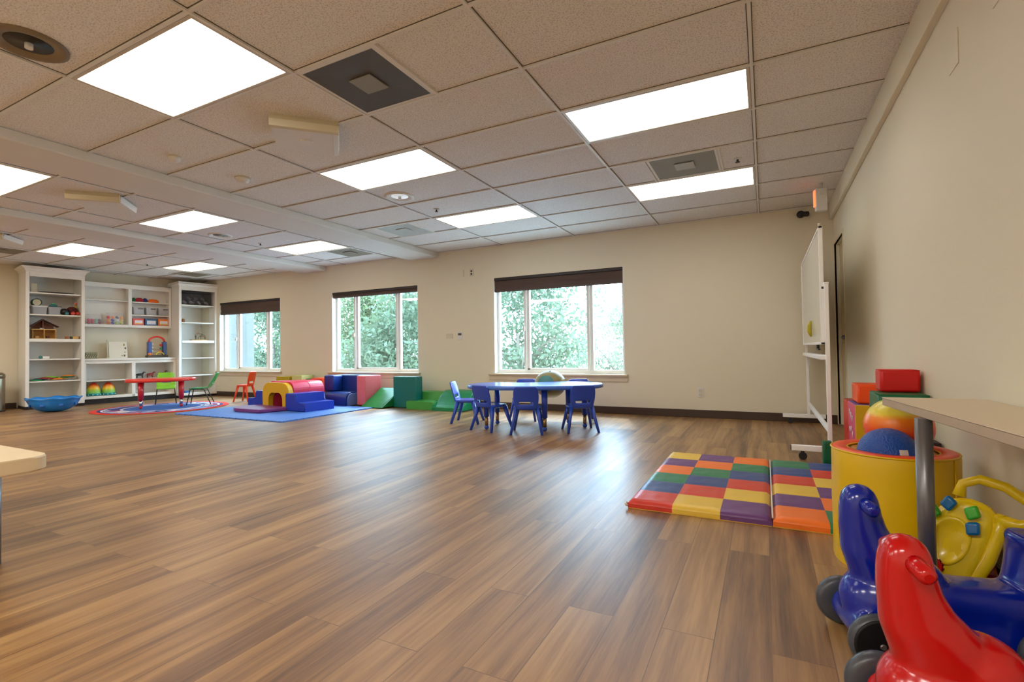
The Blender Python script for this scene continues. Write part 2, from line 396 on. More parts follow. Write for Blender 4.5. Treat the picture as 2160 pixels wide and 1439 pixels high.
# windows
for i, ((x0, x1), zs) in enumerate(zip(WIN, (1.80, 1.965, 1.845))):
    root = bpy.data.objects.new('window_%d' % (i+1), None); COL.objects.link(root); root['kind'] = 'structure'
    root.location = (0, 0, 0)
    y0, y1 = YB+.10, YB+.16; w_ = x1-x0
    b = new()
    bx(b, x0, x1, y0, y1, WZ0-.03, WZ0+.05, .004); bx(b, x0, x1, y0, y1, WZ1-.05, WZ1, .004)
    bx(b, x0, x0+.055, y0, y1, WZ0+.05, WZ1-.05, .004); bx(b, x1-.055, x1, y0, y1, WZ0+.05, WZ1-.05, .004)
    bx(b, x0, x0+.012, YB+.002, y0, WZ0, WZ1)           # white jamb linings
    bx(b, x1-.012, x1, YB+.002, y0, WZ0, WZ1)
    obj('window_frame', b, TRIMW, root)
    b = new()
    for k in (.255, .745):
        x = x0+w_*k
        bx(b, x-.045, x-.002, y0-.012, y1-.02, WZ0+.03, WZ1-.04, .004); bx(b, x+.002, x+.045, y0+.01, y1+.005, WZ0+.03, WZ1-.04, .004)
    bx(b, x0+w_*.255, x0+w_*.745, y0+.01, y1, WZ0+.03, WZ0+.075, .004)
    bx(b, x0+w_*.255-.06, x0+w_*.255-.02, y0-.035, y0-.012, 1.22, 1.29, .004)
    obj('mullion', b, TRIMW, root)
    b = new(); bx(b, x0+.05, x1-.05, YB+.128, YB+.132, WZ0+.04, WZ1-.04); obj('glass_pane', b, GLASS, root)
    b = new(); bx(b, x0-.09, x1+.04, YB-.045, YB+.1, WZ0-.035, WZ0-.005, .006); bx(b, x0-.085, x1+.035, YB-.018, YB, WZ0-.11, WZ0-.035, .004)
    obj('window_sill', b, plain('sill_paint', srgb(205, 190, 165), .45), root)
    t = thing('roller_shade', ['brown roller shade rolled part way down over the left window beside the white shelves',
        'brown roller shade nearly fully rolled up over the middle window', 'brown roller shade over the right window above the blue table'][i], 'window shade', ((x0+x1)/2, YB+.05, WZ1), 0, 'brown roller shades')
    hw = w_/2-.014
    b = new(); bx(b, -hw, hw, -.045, .035, -.045, 0, .006); obj('head_rail', b, SHADED, t)
    b = new(); L = WZ1-zs
    fold = [(-.022, -.04), (-.028, -.04-L*.3), (-.02, -(L-.05)*.8), (-.035, -(L-.03)), (-.02, -L), (0, -L+.01), (.0, -.04)]
    prism(b, fold, -hw+.004, hw-.004, 'yz'); obj('shade_fabric', b, SHADE, t)
# door in the right wall near the corner
root = bpy.data.objects.new('door_1', None); COL.objects.link(root); root['kind'] = 'structure'; root.location = (0, 0, 0)
b = new(); bx(b, XR+.05, XR+.09, DY0, DY1, 0, DZ, .003)
for z0, z1 in ((.2, .95), (1.1, 1.95)): bx(b, XR+.044, XR+.055, DY0+.1, DY1-.1, z0, z1, .006)
obj('door_panel', b, plain('door_paint', srgb(200, 186, 150), .5), root)
b = new()
bx(b, XR-.008, XR+.02, DY0-.03, DY0, 0, DZ+.03, .003); bx(b, XR-.008, XR+.02, DY1, DY1+.045, 0, DZ+.03, .003)
bx(b, XR-.008, XR+.02, DY0, DY1, DZ, DZ+.03, .003)
obj('door_frame', b, plain('door_frame_paint', srgb(212, 200, 170), .5), root)
b = new(); tube(b, [(XR+.05, DY0+.08, 1.0), (XR+.01, DY0+.08, 1.0)], .012); ball(b, (XR-.005, DY0+.08, 1.0), .026); obj('door_knob', b, GREYM, root)

# ------------------------------------------------------------------ lights on the ceiling
LCW = diffuser_mat('light_diffuser_white', (1.0, .97, .91, 1)); LCY = diffuser_mat('light_diffuser_warm', (1.0, .84, .58, 1), .85)
FRM = plain('light_frame', (.55, .5, .42, 1), .4)
def ceiling_light(x, y, label, m, ref=[]):
    if ref:
        t = copy_tree(ref[0], label, 'fluorescent ceiling panels'); t.location = (x, y, H)
        for c in t.children:
            if c.name.startswith('light_diffuser'):
                if m is not LCW:
                    c.data = c.data.copy(); c.data.materials[0] = m
        return t
    t = thing('ceiling_light', label, 'ceiling light', (x, y, H), 0, 'fluorescent ceiling panels'); ref.append(t)
    b = new(); hx, hy = .598, .293
    for a in ((-hx, hx, -hy, -hy+.02), (-hx, hx, hy-.02, hy), (-hx, -hx+.02, -hy+.02, hy-.02), (hx-.02, hx, -hy+.02, hy-.02)): bx(b, a[0], a[1], a[2], a[3], -.012, 0)
    obj('light_frame', b, FRM, t)
    b = new(); bx(b, -hx+.02, hx-.02, -hy+.02, hy-.02, -.008, -.002); obj('light_diffuser', b, m, t)
    return t
def gx(i): return GX+1.2192*(i+.5)
def gy(j): return GY+T*(j+.5)
ceiling_light(gx(-3), gy(-3), 'large bright ceiling light panel at the upper left, nearest to the camera', LCW)
ceiling_light(gx(-1), gy(0), 'long white ceiling light panel at the upper right, nearest the right wall', LCW)
ceiling_light(gx(-1), gy(3), 'white ceiling light panel beside the right grey air vent', LCW)
ceiling_light(gx(-3), gy(0), 'ceiling light panel between the white ceiling box and the round recessed light', LCW)
ceiling_light(gx(-3), gy(3), 'small ceiling light panel in front of the right window', LCW)
ceiling_light(-6.44, 3.69, 'white ceiling light panel between the two ceiling beams, behind the round speaker', LCW)
ceiling_light(-6.44, 5.52, 'warm ceiling light panel between the beams next to a brownish vent', LCY)
ceiling_light(-6.44, 1.86, 'ceiling light panel cut off by the left edge of the photo', LCY)
ceiling_light(-9.63, 3.80, 'warm ceiling light panel above the left white bookcase', LCY)
ceiling_light(-9.63, 5.64, 'warm ceiling light panel in front of the right white bookcase', LCY)

VDK = [plain('vent_dark', srgb(88, 86, 84), .6, metal=.2), plain('vent_grey', srgb(140, 140, 132), .6), plain('vent_pale', srgb(175, 178, 172), .6), plain('vent_brown', srgb(122, 112, 92), .6)]
def vent(x, y, label, k):
    t = thing('air_vent', label, 'air vent', (x, y, H), 0, 'square ceiling air vents')
    b = new(); h = .293
    for a in ((-h, h, -h, -h+.02), (-h, h, h-.02, h), (-h, -h+.02, -h+.02, h-.02), (h-.02, h, -h+.02, h-.02)): bx(b, a[0], a[1], a[2], a[3], -.01, 0)
    obj('vent_frame', b, GRID, t)
    b = new(); v = [(-h+.02, -h+.02, -.008), (h-.02, -h+.02, -.008), (h-.02, h-.02, -.008), (-h+.02, h-.02, -.008), (-.11, -.11, -.002), (.11, -.11, -.002), (.11, .11, -.002), (-.11, .11, -.002)]
    add(b, v, [(0,1,5,4),(1,2,6,5),(2,3,7,6),(3,0,4,7),(4,5,6,7)]); obj('vent_dish', b, VDK[k], t)
    b = new(); bx(b, -.085, .085, -.085, .085, -.013, -.006, .002); obj('vent_plate', b, VDK[min(2, k+1)] if k != 3 else VDK[3], t)
vent(-2.167, gy(-2), 'dark grey square air vent next to the large upper left light panel', 0)
vent(-.62, gy(2), 'grey square air vent beside the sprinkler above the right end of the room', 1)
vent(-4.38, gy(3), 'pale grey square air vent beside the right ceiling beam', 2)
vent(-6.14, 6.13, 'brownish square air vent between the two beams near the back wall', 3)
vent(-10.55, 6.1, 'brownish square air vent above the middle shelves', 3)
vent(-10.55, 3.2, 'dark square air vent at the left edge above the bookcase', 3)

CREAM = plain('cream_plastic', srgb(205, 196, 170), .45); OFFW = plain('offwhite_plastic', srgb(215, 213, 208), .45)
def shield(x, y, label):
    t = thing('ceiling_air_deflector', label, 'air deflector', (x, y, H), R(46), 'white square ceiling air deflectors')
    b = new(); prism(b, rrect(-.225, .225, -.225, .225, .03), -.075, -.06, 'xy', .004); obj('deflector_plate', b, OFFW, t)
    b = new(); prism(b, [(-.235, -.04), (-.225, -.085), (-.195, -.09), (-.19, -.075), (-.205, -.04), (-.2, 0), (-.22, 0)], -.23, .23, 'yz'); obj('front_lip', b, CREAM, t)
    b = new(); prism(b, [(.205, -.04), (.195, -.085), (.225, -.08), (.235, -.02), (.225, -.01)], -.2, .23, 'xz'); obj('side_lip', b, OFFW, t)
    b = new(); tube(b, [(0, .02, -.062), (0, .02, -.085)], .045, 24); obj('center_cap', b, OFFW, t)
    b = new(); tube(b, [(0, 0, -.065), (0, 0, 0)], .12, 20); obj('mounting_neck', b, OFFW, t)
for c in ((-3.05, 2.61, 'white square air deflector hanging below the ceiling next to the dark vent'), (-6.25, 2.70, 'white square air deflector on the ceiling between the two beams'),
          (-9.38, 2.78, 'white air deflector partly visible at the left edge beyond both beams')): shield(*c)
WG = plain('lit_fixture_lens', srgb(225, 230, 235), .3); WG.node_tree.nodes['Principled BSDF'].inputs['Emission Color'].default_value = (.9, .95, 1, 1); WG.node_tree.nodes['Principled BSDF'].inputs['Emission Strength'].default_value = .5
def roundspk(x, y, r, label, m1, m2, name='ceiling_speaker', cat='ceiling speaker', grp=None):
    t = thing(name, label, cat, (x, y, H), 0, grp)
    b = new(); seg = 32
    loft(b, [ell(0, 0, z, q, q, seg) for q, z in ((r, 0), (r, -.014), (r-.018, -.016), (r*.62, -.004), (r*.6, .0))], False); obj('outer_ring', b, m1, t)
    b = new(); lathe(b, [(r*.61, -.003), (r*.3, -.002), (.01, -.002)]); obj('grille', b, m2, t)
    b = new(); tube(b, [(0, 0, -.002), (0, 0, -.03)], .018, 12); obj('center_stud', b, OFFW, t)
OLV = plain('olive_ring', srgb(122, 104, 78), .5); DKG = plain('dark_grille', srgb(72, 62, 46), .5)
roundspk(-3.48, 1.17, .165, 'large round brown ceiling speaker at the top left corner', OLV, DKG)
roundspk(-6.8, 4.33, .15, 'round ceiling speaker between the beams beside a light panel', OFFW, plain('pale_grille', srgb(150, 148, 140), .5))
roundspk(-3.48, 4.2, .15, 'bright white round recessed ceiling fixture right of the right beam', OFFW, WG, 'recessed_ceiling_fixture', 'ceiling fixture')
def detector(x, y, label, r):
    t = thing('smoke_detector', label, 'smoke detector', (x, y, H), 0, 'round ceiling detectors')
    b = new(); lathe(b, [(r, 0), (r, -.02), (r*.85, -.04), (r*.4, -.048), (.01, -.05)]); obj('detector_body', b, OFFW, t)
    b = new(); lathe(b, [(r*1.15, 0), (r*1.15, -.008), (r, -.01)]); obj('detector_base', b, CREAM, t)
detector(-4.42, 2.42, 'small white smoke detector on the ceiling tile nearest the left of the right beam', .045)
detector(-4.40, 3.02, 'larger white smoke detector on the ceiling beside the white ceiling box', .06)
sp = None
for x, y, lb in ((-3.42, 4.79, 'small sprinkler head between the round fixture and a light panel'), (-.18, 4.84, 'small sprinkler head beside the right grey vent'),
                 (-6.78, 4.94, 'small sprinkler head between the two ceiling beams'), (-10.05, 5.03, 'small sprinkler head above the white middle shelves')):
    if sp is None:
        sp = t = thing('sprinkler_head', lb, 'sprinkler', (x, y, H), 0, 'ceiling sprinkler heads')
        b = new(); lathe(b, [(.035, 0), (.035, -.006), (.02, -.01)]); obj('escutcheon', b, OFFW, t)
        b = new(); tube(b, [(0,0,-.008), (0,0,-.03)], .01, 8); tube(b, [(0,0,-.03), (0,0,-.034)], .02, 12); obj('sprinkler_nozzle', b, BLACK, t)
    else:
        t = copy_tree(sp, lb); t.location = (x, y, H)

# exit / emergency unit + camera dome near the corner
t = thing('emergency_light', 'white exit sign unit glowing red under the ceiling in the right back corner', 'exit sign', (.51, 6.0, 2.47), R(8)); t.scale = (.9, 1, .85)
b = new(); bx(b, -.012, .11, -.03, .03, -.19, .09, .012); obj('unit_housing', b, OFFW, t)
m, nt, bs = nm('exit_red_glow'); bs.inputs['Base Color'].default_value = (.8, .15, .08, 1); bs.inputs['Emission Color'].default_value = (1, .1, .03, 1); bs.inputs['Emission Strength'].default_value = 3.0
b = new(); bx(b, -.024, -.0125, -.022, .028, -.13, .07, .003); obj('red_sign_face', b, m, t)
b = new(); tube(b, [(.05, -.03, .03), (.05, -.05, .03)], .032, 18); obj('lamp_head', b, OFFW, t)
b = new(); tube(b, [(.05, 0, .085), (.05, 0, .151)], .02, 12); obj('ceiling_mount', b, OFFW, t)
t = thing('security_camera', 'small black security camera high on the back wall near the right corner', 'security camera', (.42, YB, 2.5))
b = new(); tube(b, [(0, 0, .01), (0, -.03, .01)], .03, 14); obj('camera_base', b, BLACK, t)
b = new(); ball(b, (0, -.05, 0), .045, 16); tube(b, [(.02, -.05, 0), (.075, -.08, -.01)], .03, 14); obj('camera_body', b, BLACK, t)

# wall plates
def plate(name, label, cat, x, z, w_, h_, m, marks=()):
    t = thing(name, label, cat, (x, YB, z))
    b = new(); bx(b, -w_/2, w_/2, -.008, 0, -h_/2, h_/2, .002); obj('cover_plate', b, m, t)
    for nme, mm, a in marks:
        b = new(); bx(b, a[0], a[1], -.02, -.008, a[2], a[3], .001); obj(nme, b, mm, t)
    return t
PL = plain('beige_plate', srgb(205, 196, 172), .5)
plate('thermostat', 'small white thermostat on the back wall between the middle and right windows', 'thermostat', -4.49, 1.17, .1, .13, OFFW, [('display', plain('lcd', srgb(70, 75, 78), .3), (-.03, .03, .01, .045))])
plate('blank_wall_plate', 'beige horizontal wall plate left of the thermostat', 'wall plate', -4.70, 1.17, .13, .08, PL)
plate('power_outlet', 'white power outlet low on the back wall right of the blue table', 'power outlet', -.76, .33, .08, .125, OFFW, [('socket', PL, (-.018, .018, .012, .04)), ('socket', PL, (-.018, .018, -.04, -.012))])
plate('blank_wall_plate', 'small blank plate high on the back wall left of the right window', 'wall plate', -4.41, 2.2, .02, .11, PL)
plate('cable_plate', 'small plate with a dark socket high on the back wall near the right window', 'wall plate', -4.25, 2.2, .07, .11, PL, [('socket', BLACK, (-.012, .012, .01, .035)), ('socket', BLACK, (-.012, .012, -.035, -.01))])
b = new(); bx(b, -.004, 0, -.06, .06, -.075, .075, .001); tag(obj('blank_wall_plate', b, plain('wall_colour_plate', (.71, .65, .50, 1), .5), None, (XR, 2.74, 2.165)), 'wall coloured cover plate high on the right wall', 'wall plate')
b = new(); bx(b, -.004, 0, -.06, .06, -.075, .075, .001); tag(obj('blank_wall_plate', b, MATS['wall_colour_plate'], None, (XR, 2.27, 2.175)), 'wall coloured cover plate at the top edge of the right wall', 'wall plate')

# ------------------------------------------------------------------ white built-in shelves (local x = towards the back wall, y = into the shelf)
def unit(u0, u1, t0, t1, zt, shelves, label, plinth=.05, dividers=(), crown=True, z0=None, thick=.05, toprail=.10, name='bookcase', thickshelf=(), rail=.05):
    o = W(u1, t0, 0)
    t = thing(name, label, 'bookcase' if name == 'bookcase' else 'cabinet', (o.x, o.y, 0), ANG)
    L = u1-u0; D = t1-t0; zb = z0 if z0 is not None else plinth
    b = new(); bx(b, 0, thick, 0, D, zb, zt, .003); obj('side_panel', b, WHITE, t)
    b = new(); bx(b, L-thick, L, 0, D, zb, zt, .003); obj('side_panel', b, WHITE, t)
    for d in dividers:
        b = new(); bx(b, u1-d-.03, u1-d+.03, 0, D, zb, zt-.02, .003); obj('divider', b, WHITE, t)
    b = new(); bx(b, thick, L-thick, D-.015, D, zb, zt); obj('back_panel', b, WHITE, t)
    b = new(); bx(b, 0, L, -.004, D, zt-.02, zt, .002); bx(b, thick, L-thick, -.004, .02, zt-toprail, zt-.02, .002); obj('top_panel', b, WHITE, t)
    for z, a0, a1 in shelves:
        th = .055 if z in thickshelf else .022
        b = new(); bx(b, u1-a1, u1-a0, (.0 if z in thickshelf else .02), D-.015, z-th, z, .003); obj('shelf', b, WHITE, t)
    b = new(); bx(b, thick, L-thick, 0, D-.015, zb, zb+rail, .003); obj('bottom_panel', b, WHITE, t)
    if plinth and z0 is None:
        b = new(); bx(b, .0, L, .02, D, 0, plinth); obj('plinth', b, BLACKB, t)
    if crown:
        b = new(); c0 = .0 if crown == 'flat' else .055
        loft(b, [[(-e, -e, z), (L+e, -e, z), (L+e, D, z), (-e, D, z)] for e, z in ((0, zt-.01), (.008, zt), (.02, zt+.03), (c0, zt+.055), (c0+.008, zt+.075))], True, 0, False)
        obj('crown_molding', b, WHITE, t)
    return t
Z6 = (2.075, 1.685, 1.245, .885, .49)
unit(.0, .76, 0, .6, 2.42, [(z, .06, .70) for z in (2.01, 1.63, 1.235, .86, .485)], 'tall white bookcase in the back left corner next to the left window', .05, thickshelf=(1.235,), crown='flat')
unit(2.315, 3.12, 0, .6, 2.45, [(z, 2.37, 3.07) for z in Z6], 'tall white bookcase at the far left with crown molding beside the trash can', .05, thickshelf=(1.245,), rail=.1)
unit(.765, 2.31, .14, .6, .83, [(.455, .80, 1.48), (.455, 1.55, 2.26)], 'low white base cabinet with open shelves between the two tall bookcases', .10, dividers=(1.515,), crown=False, name='base_cabinet', toprail=.055)
o = W(2.31, .115, 0)
b = new(); bx(b, 0, 1.545, 0, .485, .83, .875, .012); tag(obj('countertop', b, WHITE, None, (o.x, o.y, 0), ANG), 'long white countertop on the low cabinet holding the abacus', 'countertop')
unit(.765, 2.31, .40, .6, 2.385, [(2.05, 1.53, 2.27), (2.045, .80, 1.47), (1.775, .80, 1.47)], 'white wall cabinet with open shelves mounted above the countertop', 0, dividers=(1.50,), crown=False, z0=1.50, thick=.04, name='wall_cabinet', toprail=.09, rail=.055)
# local helper: an Empty on a shelf
def onshelf(name, label, cat, u, t_, z, rz=0, group=None):
    p = W(u, t_, z+.002); return thing(name, label, cat, (p.x, p.y, p.z), ANG+rz, group)
def C(n, *c, r=.5): return plain(n, srgb(*c), r)
RED, ORA, YEL, GRN, BLU, PUR = [vinyl('vinyl_'+n, srgb(*c)) for n, c in (('red', (208, 22, 30)), ('orange', (245, 110, 25)), ('yellow', (225, 185, 45)), ('green', (18, 112, 72)), ('blue', (35, 62, 125)), ('purple', (92, 45, 110)))]
# bookcase 1 (left)
t = onshelf('picture_frame', 'small cream standing plaque on the top shelf of the left bookcase', 'plaque', 2.98, .2, 2.075)
b = new(); bx(b, -.04, .04, -.01, .02, 0, .17, .004); obj('plaque_board', b, CREAM, t)
b = new(); bx(b, -.03, .03, .02, .06, 0, .02, .004); obj('plaque_foot', b, CREAM, t)
t = onshelf('serving_tray', 'flat black tray on the top shelf of the left bookcase', 'tray', 2.68, .22, 2.075)
b = new(); loft(b, [ell(0, 0, z, rx_, ry_, 28, 4) for z, rx_, ry_ in ((0, .2, .12), (.012, .24, .15), (.022, .245, .155), (.018, .235, .145), (.006, .2, .12))]); obj('tray_body', b, BLACK, t)
CLR = clear_plastic('clear_bin_plastic', (.8, .82, .84, 1), .5); CLR2 = clear_plastic('clear_pouch', (.85, .82, .85, 1), .22)
def bin_(u, t_, z, w_, d, h, label, fill=(), lid=None, group='clear storage bins', m=CLR):
    t = onshelf('storage_bin', label, 'storage bin', u, t_, z, 0, group)
    b = new(); th = .004
    loft(b, [rr3(w_*.9, d*.9, 0), rr3(w_, d, h), rr3(w_+.012, d+.012, h), rr3(w_+.012, d+.012, h-.012), rr3(w_-.008, d-.008, h-.012), rr3(w_*.9-.01, d*.9-.01, .006)]); obj('bin_body', b, m, t)
    if lid:
        b = new(); bx(b, -w_/2-.008, w_/2+.008, -d/2-.008, d/2+.008, h, h+.014, .004); obj('bin_lid', b, lid, t)
    return t
def rr3(w_, d, z): return [(x, y, z) for x, y in rrect(-w_/2, w_/2, -d/2, d/2, .015, 3)]
bin_(2.92, .2, 1.685, .2, .22, .14, 'clear bin at the left end of the second shelf of the left bookcase', lid=OFFW)
bin_(2.72, .2, 1.685, .17, .22, .14, 'clear bin beneath the green toy on the left bookcase', lid=C('dark_teal', 24, 60, 62))
p = onshelf('toy_drum', 'pale round toy drum with dark rim on top of a clear bin', 'toy drum', 2.95, .2, 1.84)
b = new(); tube(b, [(0, -.05, .062), (0, .05, .062)], .055, 24); obj('drum_skin', b, C('pale_tan', 190, 180, 150), p)
b = new(); tube(b, [(.062*cos(a*PI/12), -.045, .062+.062*sin(a*PI/12)) for a in range(24)], .008, 6, closed=True); tube(b, [(.062*cos(a*PI/12), .045, .062+.062*sin(a*PI/12)) for a in range(24)], .008, 6, closed=True); obj('drum_rim', b, C('dark_green_rim', 40, 60, 45), p)
p = onshelf('toy_helicopter', 'small green and blue toy vehicle on a clear bin lid', 'toy vehicle', 2.72, .18, 1.703)
p.location.z = 1.84
b = new(); bx(b, -.06, .05, -.03, .03, 0, .035, .01); obj('toy_body', b, C('teal_toy', 40, 110, 115), p)
b = new(); bx(b, -.035, .03, -.022, .022, .035, .065, .01); obj('toy_cabin', b, C('toy_green', 70, 150, 100), p)
p = onshelf('toy_turtle', 'black and teal plush lump beside the red toy on the left bookcase', 'plush toy', 2.575, .15, 1.685)
b = new(); ball(b, (0, 0, .065), .065, 16, s=(1, 1.2, 1)); obj('plush_body', b, BLACK, p)
b = new(); ball(b, (.02, -.08, .03), .03, 12); obj('plush_foot', b, C('teal_foot', 60, 130, 130), p)
p = onshelf('plush_ladybug', 'dark red spotted plush toy on the second shelf of the left bookcase', 'plush toy', 2.46, .2, 1.685)
b = new(); ball(b, (0, 0, .085), .085, 18, s=(1.0, 1.3, 1)); obj('plush_body', b, C('dark_red_plush', 96, 24, 20, r=.9), p)
for q in ((-.05, -.1, .09), (.0, -.115, .12), (.04, -.1, .06)):
    b = new(); ball(b, q, .018, 10); obj('plush_spot', b, BLACK, p)
for i, (u, zz, r, c, lb) in enumerate(((2.475, 0, .033, (196, 70, 50), 'orange red toy ball in front of the dark red plush toy'), (2.40, 0, .036, (205, 60, 42), 'red toy ball at the right end of the second shelf'))):
    b = new(); ball(b, (0, 0, r), r, 16); pw = W(u, .05+.04*i, 1.687); tag(obj('toy_ball', b, C('toyball%d' % i, *c), None, tuple(pw)), lb, 'toy ball', 'little red balls on the bookcase')
p = onshelf('toy_figure', 'little yellow and pink figure with red nose standing at the right end of the shelf', 'toy figure', 2.385, .3, 1.685)
b = new(); lathe(b, [(.03, 0), (.035, .08), (.03, .17), (.015, .2)], 12); obj('figure_body', b, C('toy_yellow', 195, 170, 70), p)
b = new(); ball(b, (0, 0, .235), .035, 14); obj('figure_head', b, C('toy_pink', 215, 150, 130), p)
b = new(); ball(b, (0, -.035, .235), .012, 8); obj('figure_nose', b, RED, p)
# dollhouse
HW = plain('toy_wood', srgb(186, 138, 72), .6, var=.15); HWD = plain('toy_dark_roof', srgb(74, 36, 22), .6, var=.2)
t = onshelf('dollhouse', 'open wooden dollhouse with dark brown roof on the left bookcase', 'dollhouse', 2.855, .2, 1.245)
b = new(); bx(b, -.155, .16, .07, .08, 0, .2); 
for x in (-.155, -.005, .15): bx(b, x, x+.01, -.08, .08, 0, .17)
obj('house_walls', b, HW, t)
b = new(); bx(b, -.165, .17, -.09, .085, 0, .01, .002); bx(b, -.165, .165, -.085, .085, .165, .178, .002); obj('house_floor', b, plain('light_toy_wood', srgb(215, 180, 115), .6), t)
b = new(); prism(b, [(-.2, .2), (-.02, .345), (.2, .215), (.2, .225), (-.02, .36), (-.2, .212)], -.09, .09, 'xz'); obj('house_roof', b, HWD, t)
b = new(); prism(b, [(-.15, .18), (.15, .18), (.15, .235), (-.02, .34), (-.15, .235)], .06, .075, 'xz'); bx(b, -.02, -.012, -.07, .06, .178, .33); obj('attic_wall', b, plain('toy_mid_wood', srgb(120, 70, 45), .6), t)
for i, (x, wd) in enumerate(((-.09, .05), (.06, .04))):
    b = new(); bx(b, x-wd/2, x+wd/2, -.05, .03, .012, .05, .004); obj('dollhouse_furniture', b, HWD if i else HW, t)
b = new(); bx(b, -.05, .0, -.06, 0, .18, .195, .004); obj('dollhouse_bed', b, OFFW, t)
for i, (u, w_, c) in enumerate(((2.545, .045, (150, 88, 36)), (2.49, .025, (46, 56, 30)), (2.425, .085, (205, 165, 95)), (2.37, .02, (96, 76, 50)))):
    b = new(); bx(b, -w_/2, w_/2, -.03, .03, 0, .05, .003); pw = W(u, .12, 1.247)
    tag(obj('toy_block', b, C('blk%d' % i, *c), None, tuple(pw), ANG), ['brown toy block, leftmost of the row right of the dollhouse', 'dark green slim toy block right of the brown one', 'pale wooden toy block right of the dollhouse, the largest', 'narrow brown toy block at the right end of the row'][i], 'toy block', 'toy blocks on the left bookcase')
b = new(); bx(b, -.045, .045, -.03, .03, 0, .045, .004); tag(obj('small_box', b, OFFW, None, tuple(W(2.835, .12, .887)), ANG), 'small white box on the shelf below the dollhouse', 'box')
b = new(); ball(b, (0, 0, .03), .03, 12, s=(.8, 1, 1)); tag(obj('small_toy', b, C('teal_toy2', 50, 120, 110), None, tuple(W(2.905, .12, .887)), ANG), 'little teal toy beside the small white box', 'toy')
dc = [(20, 140, 75), (60, 30, 90), (150, 40, 40), (120, 180, 50), (240, 120, 40), (180, 190, 30), (25, 90, 45), (225, 130, 40)]
for i in range(8):
    b = new(); u = 2.96-i*.072; tilt = random.uniform(-.12, .12)
    lathe(b, [(.02, .014), (.07, .012), (.105, .0), (.112, .004), (.075, .022), (.02, .026)], 24)
    o = obj('play_disc', b, C('disc%d' % i, *dc[i]), None, tuple(W(min(2.95, max(2.50, u)), .16+.06*(i % 2), .494+.013*((i*5) % 4)+.003*i)))
    tag(o, ['dark green flat disc at the left end of the pile', 'purple flat disc near the bottom of the pile', 'dark red flat disc in the left half of the pile', 'light green flat disc in the middle of the pile', 'orange flat disc in the middle of the pile', 'lime yellow flat disc right of the middle', 'deep green flat disc near the top of the pile', 'orange disc topmost at the right of the pile'][i], 'play disc', 'flat coloured discs piled on the left bookcase')
# middle upper cabinet
def pouch(u, w_, h, label, cols):
    t = onshelf('toy_bag', label, 'toy bag', u, .47, 1.557, 0, 'clear zip bags of toys')
    b = new(); loft(b, [ell(0, 0, z, rx_, ry_, 20, 3) for z, rx_, ry_ in ((0, w_*.46, .05), (h*.3, w_*.5, .06), (h*.85, w_*.48, .03), (h, w_*.46, .004))]); obj('bag', b, CLR2, t)
    for i, c in enumerate(cols):
        b = new(); x = (-.36+.72*(i % 4)/3)*w_; z = .032+h*.23*(i//4)
        bx(b, -.026, .026, -.02, .02, -.022, .022, .008); xf(b, (x, -.01, z), (random.random(), random.random(), random.random()))
        obj('bag_toy', b, C('bt_%d_%d_%d' % c, *c), t)
pouch(2.07, .235, .19, 'clear bag of pink and green toys, left of two bags in the wall cabinet', [(190, 40, 80), (205, 60, 90), (130, 170, 150), (150, 40, 70), (215, 50, 90), (190, 50, 90), (110, 160, 130), (90, 90, 110)])
pouch(1.74, .30, .24, 'clear bag of orange, blue and yellow toys, right of two bags in the wall cabinet', [(235, 110, 30), (40, 60, 150), (150, 200, 80), (200, 210, 70), (235, 150, 40), (60, 70, 170), (230, 235, 235), (225, 190, 50), (220, 60, 50), (240, 130, 40), (40, 40, 90), (240, 150, 60)])
for i, (u, w_, c) in enumerate(((1.42, .07, (20, 95, 55)), (1.33, .16, (165, 25, 45)), (1.22, .09, (30, 45, 110)), (1.08, .21, (240, 110, 30)))):
    t = onshelf('bean_bag', ['dark green bean bag at the left of the upper shelf', 'crimson bean bag on the upper shelf of the wall cabinet', 'navy bean bag between the crimson and orange ones', 'orange bean bag on the upper shelf of the wall cabinet'][i], 'bean bag', u, .49-.02*(i % 2), 2.045, 0, 'bean bags in the wall cabinet')
    h = .085-.01*(i == 3)
    b = new(); loft(b, [ell(0, 0, z, w_*.5*a, .06*a, 18, 2.6) for z, a in ((.0, .8), (h*.3, 1), (h*.6, .9), (h*.9, .6), (h, .2))]); obj('bag_body', b, C('bb%d' % i, *c, r=.8), t)
    b = new(); tube(b, [(w_*.5*cos(a*PI/12), .06*sin(a*PI/12), h*.3) for a in range(24)], .004, 6, closed=True); obj('bag_seam', b, C('bb%d' % i, *c, r=.8), t)
for i, (u, w_) in enumerate(((1.345, .2), (1.12, .2), (.895, .2))):
    t = bin_(u, .49, 1.777, w_, .15, .16, ['left of three clear bins on the middle shelf of the wall cabinet', 'middle of three clear bins on the middle shelf of the wall cabinet', 'right of three clear bins, with dark contents'][i], lid=None)
    b = new(); bx(b, -w_*.36, w_*.36, -.05, .05, .01, .09, .02); obj('bin_contents', b, [C('bc0', 190, 185, 175), C('bc1', 205, 190, 190), C('bc2', 82, 86, 78)][i], t)
    b = new(); bx(b, -.02, .07, -.082, -.078, .11, .14, .002); obj('bin_label', b, C('bl', 110, 105, 95), t)
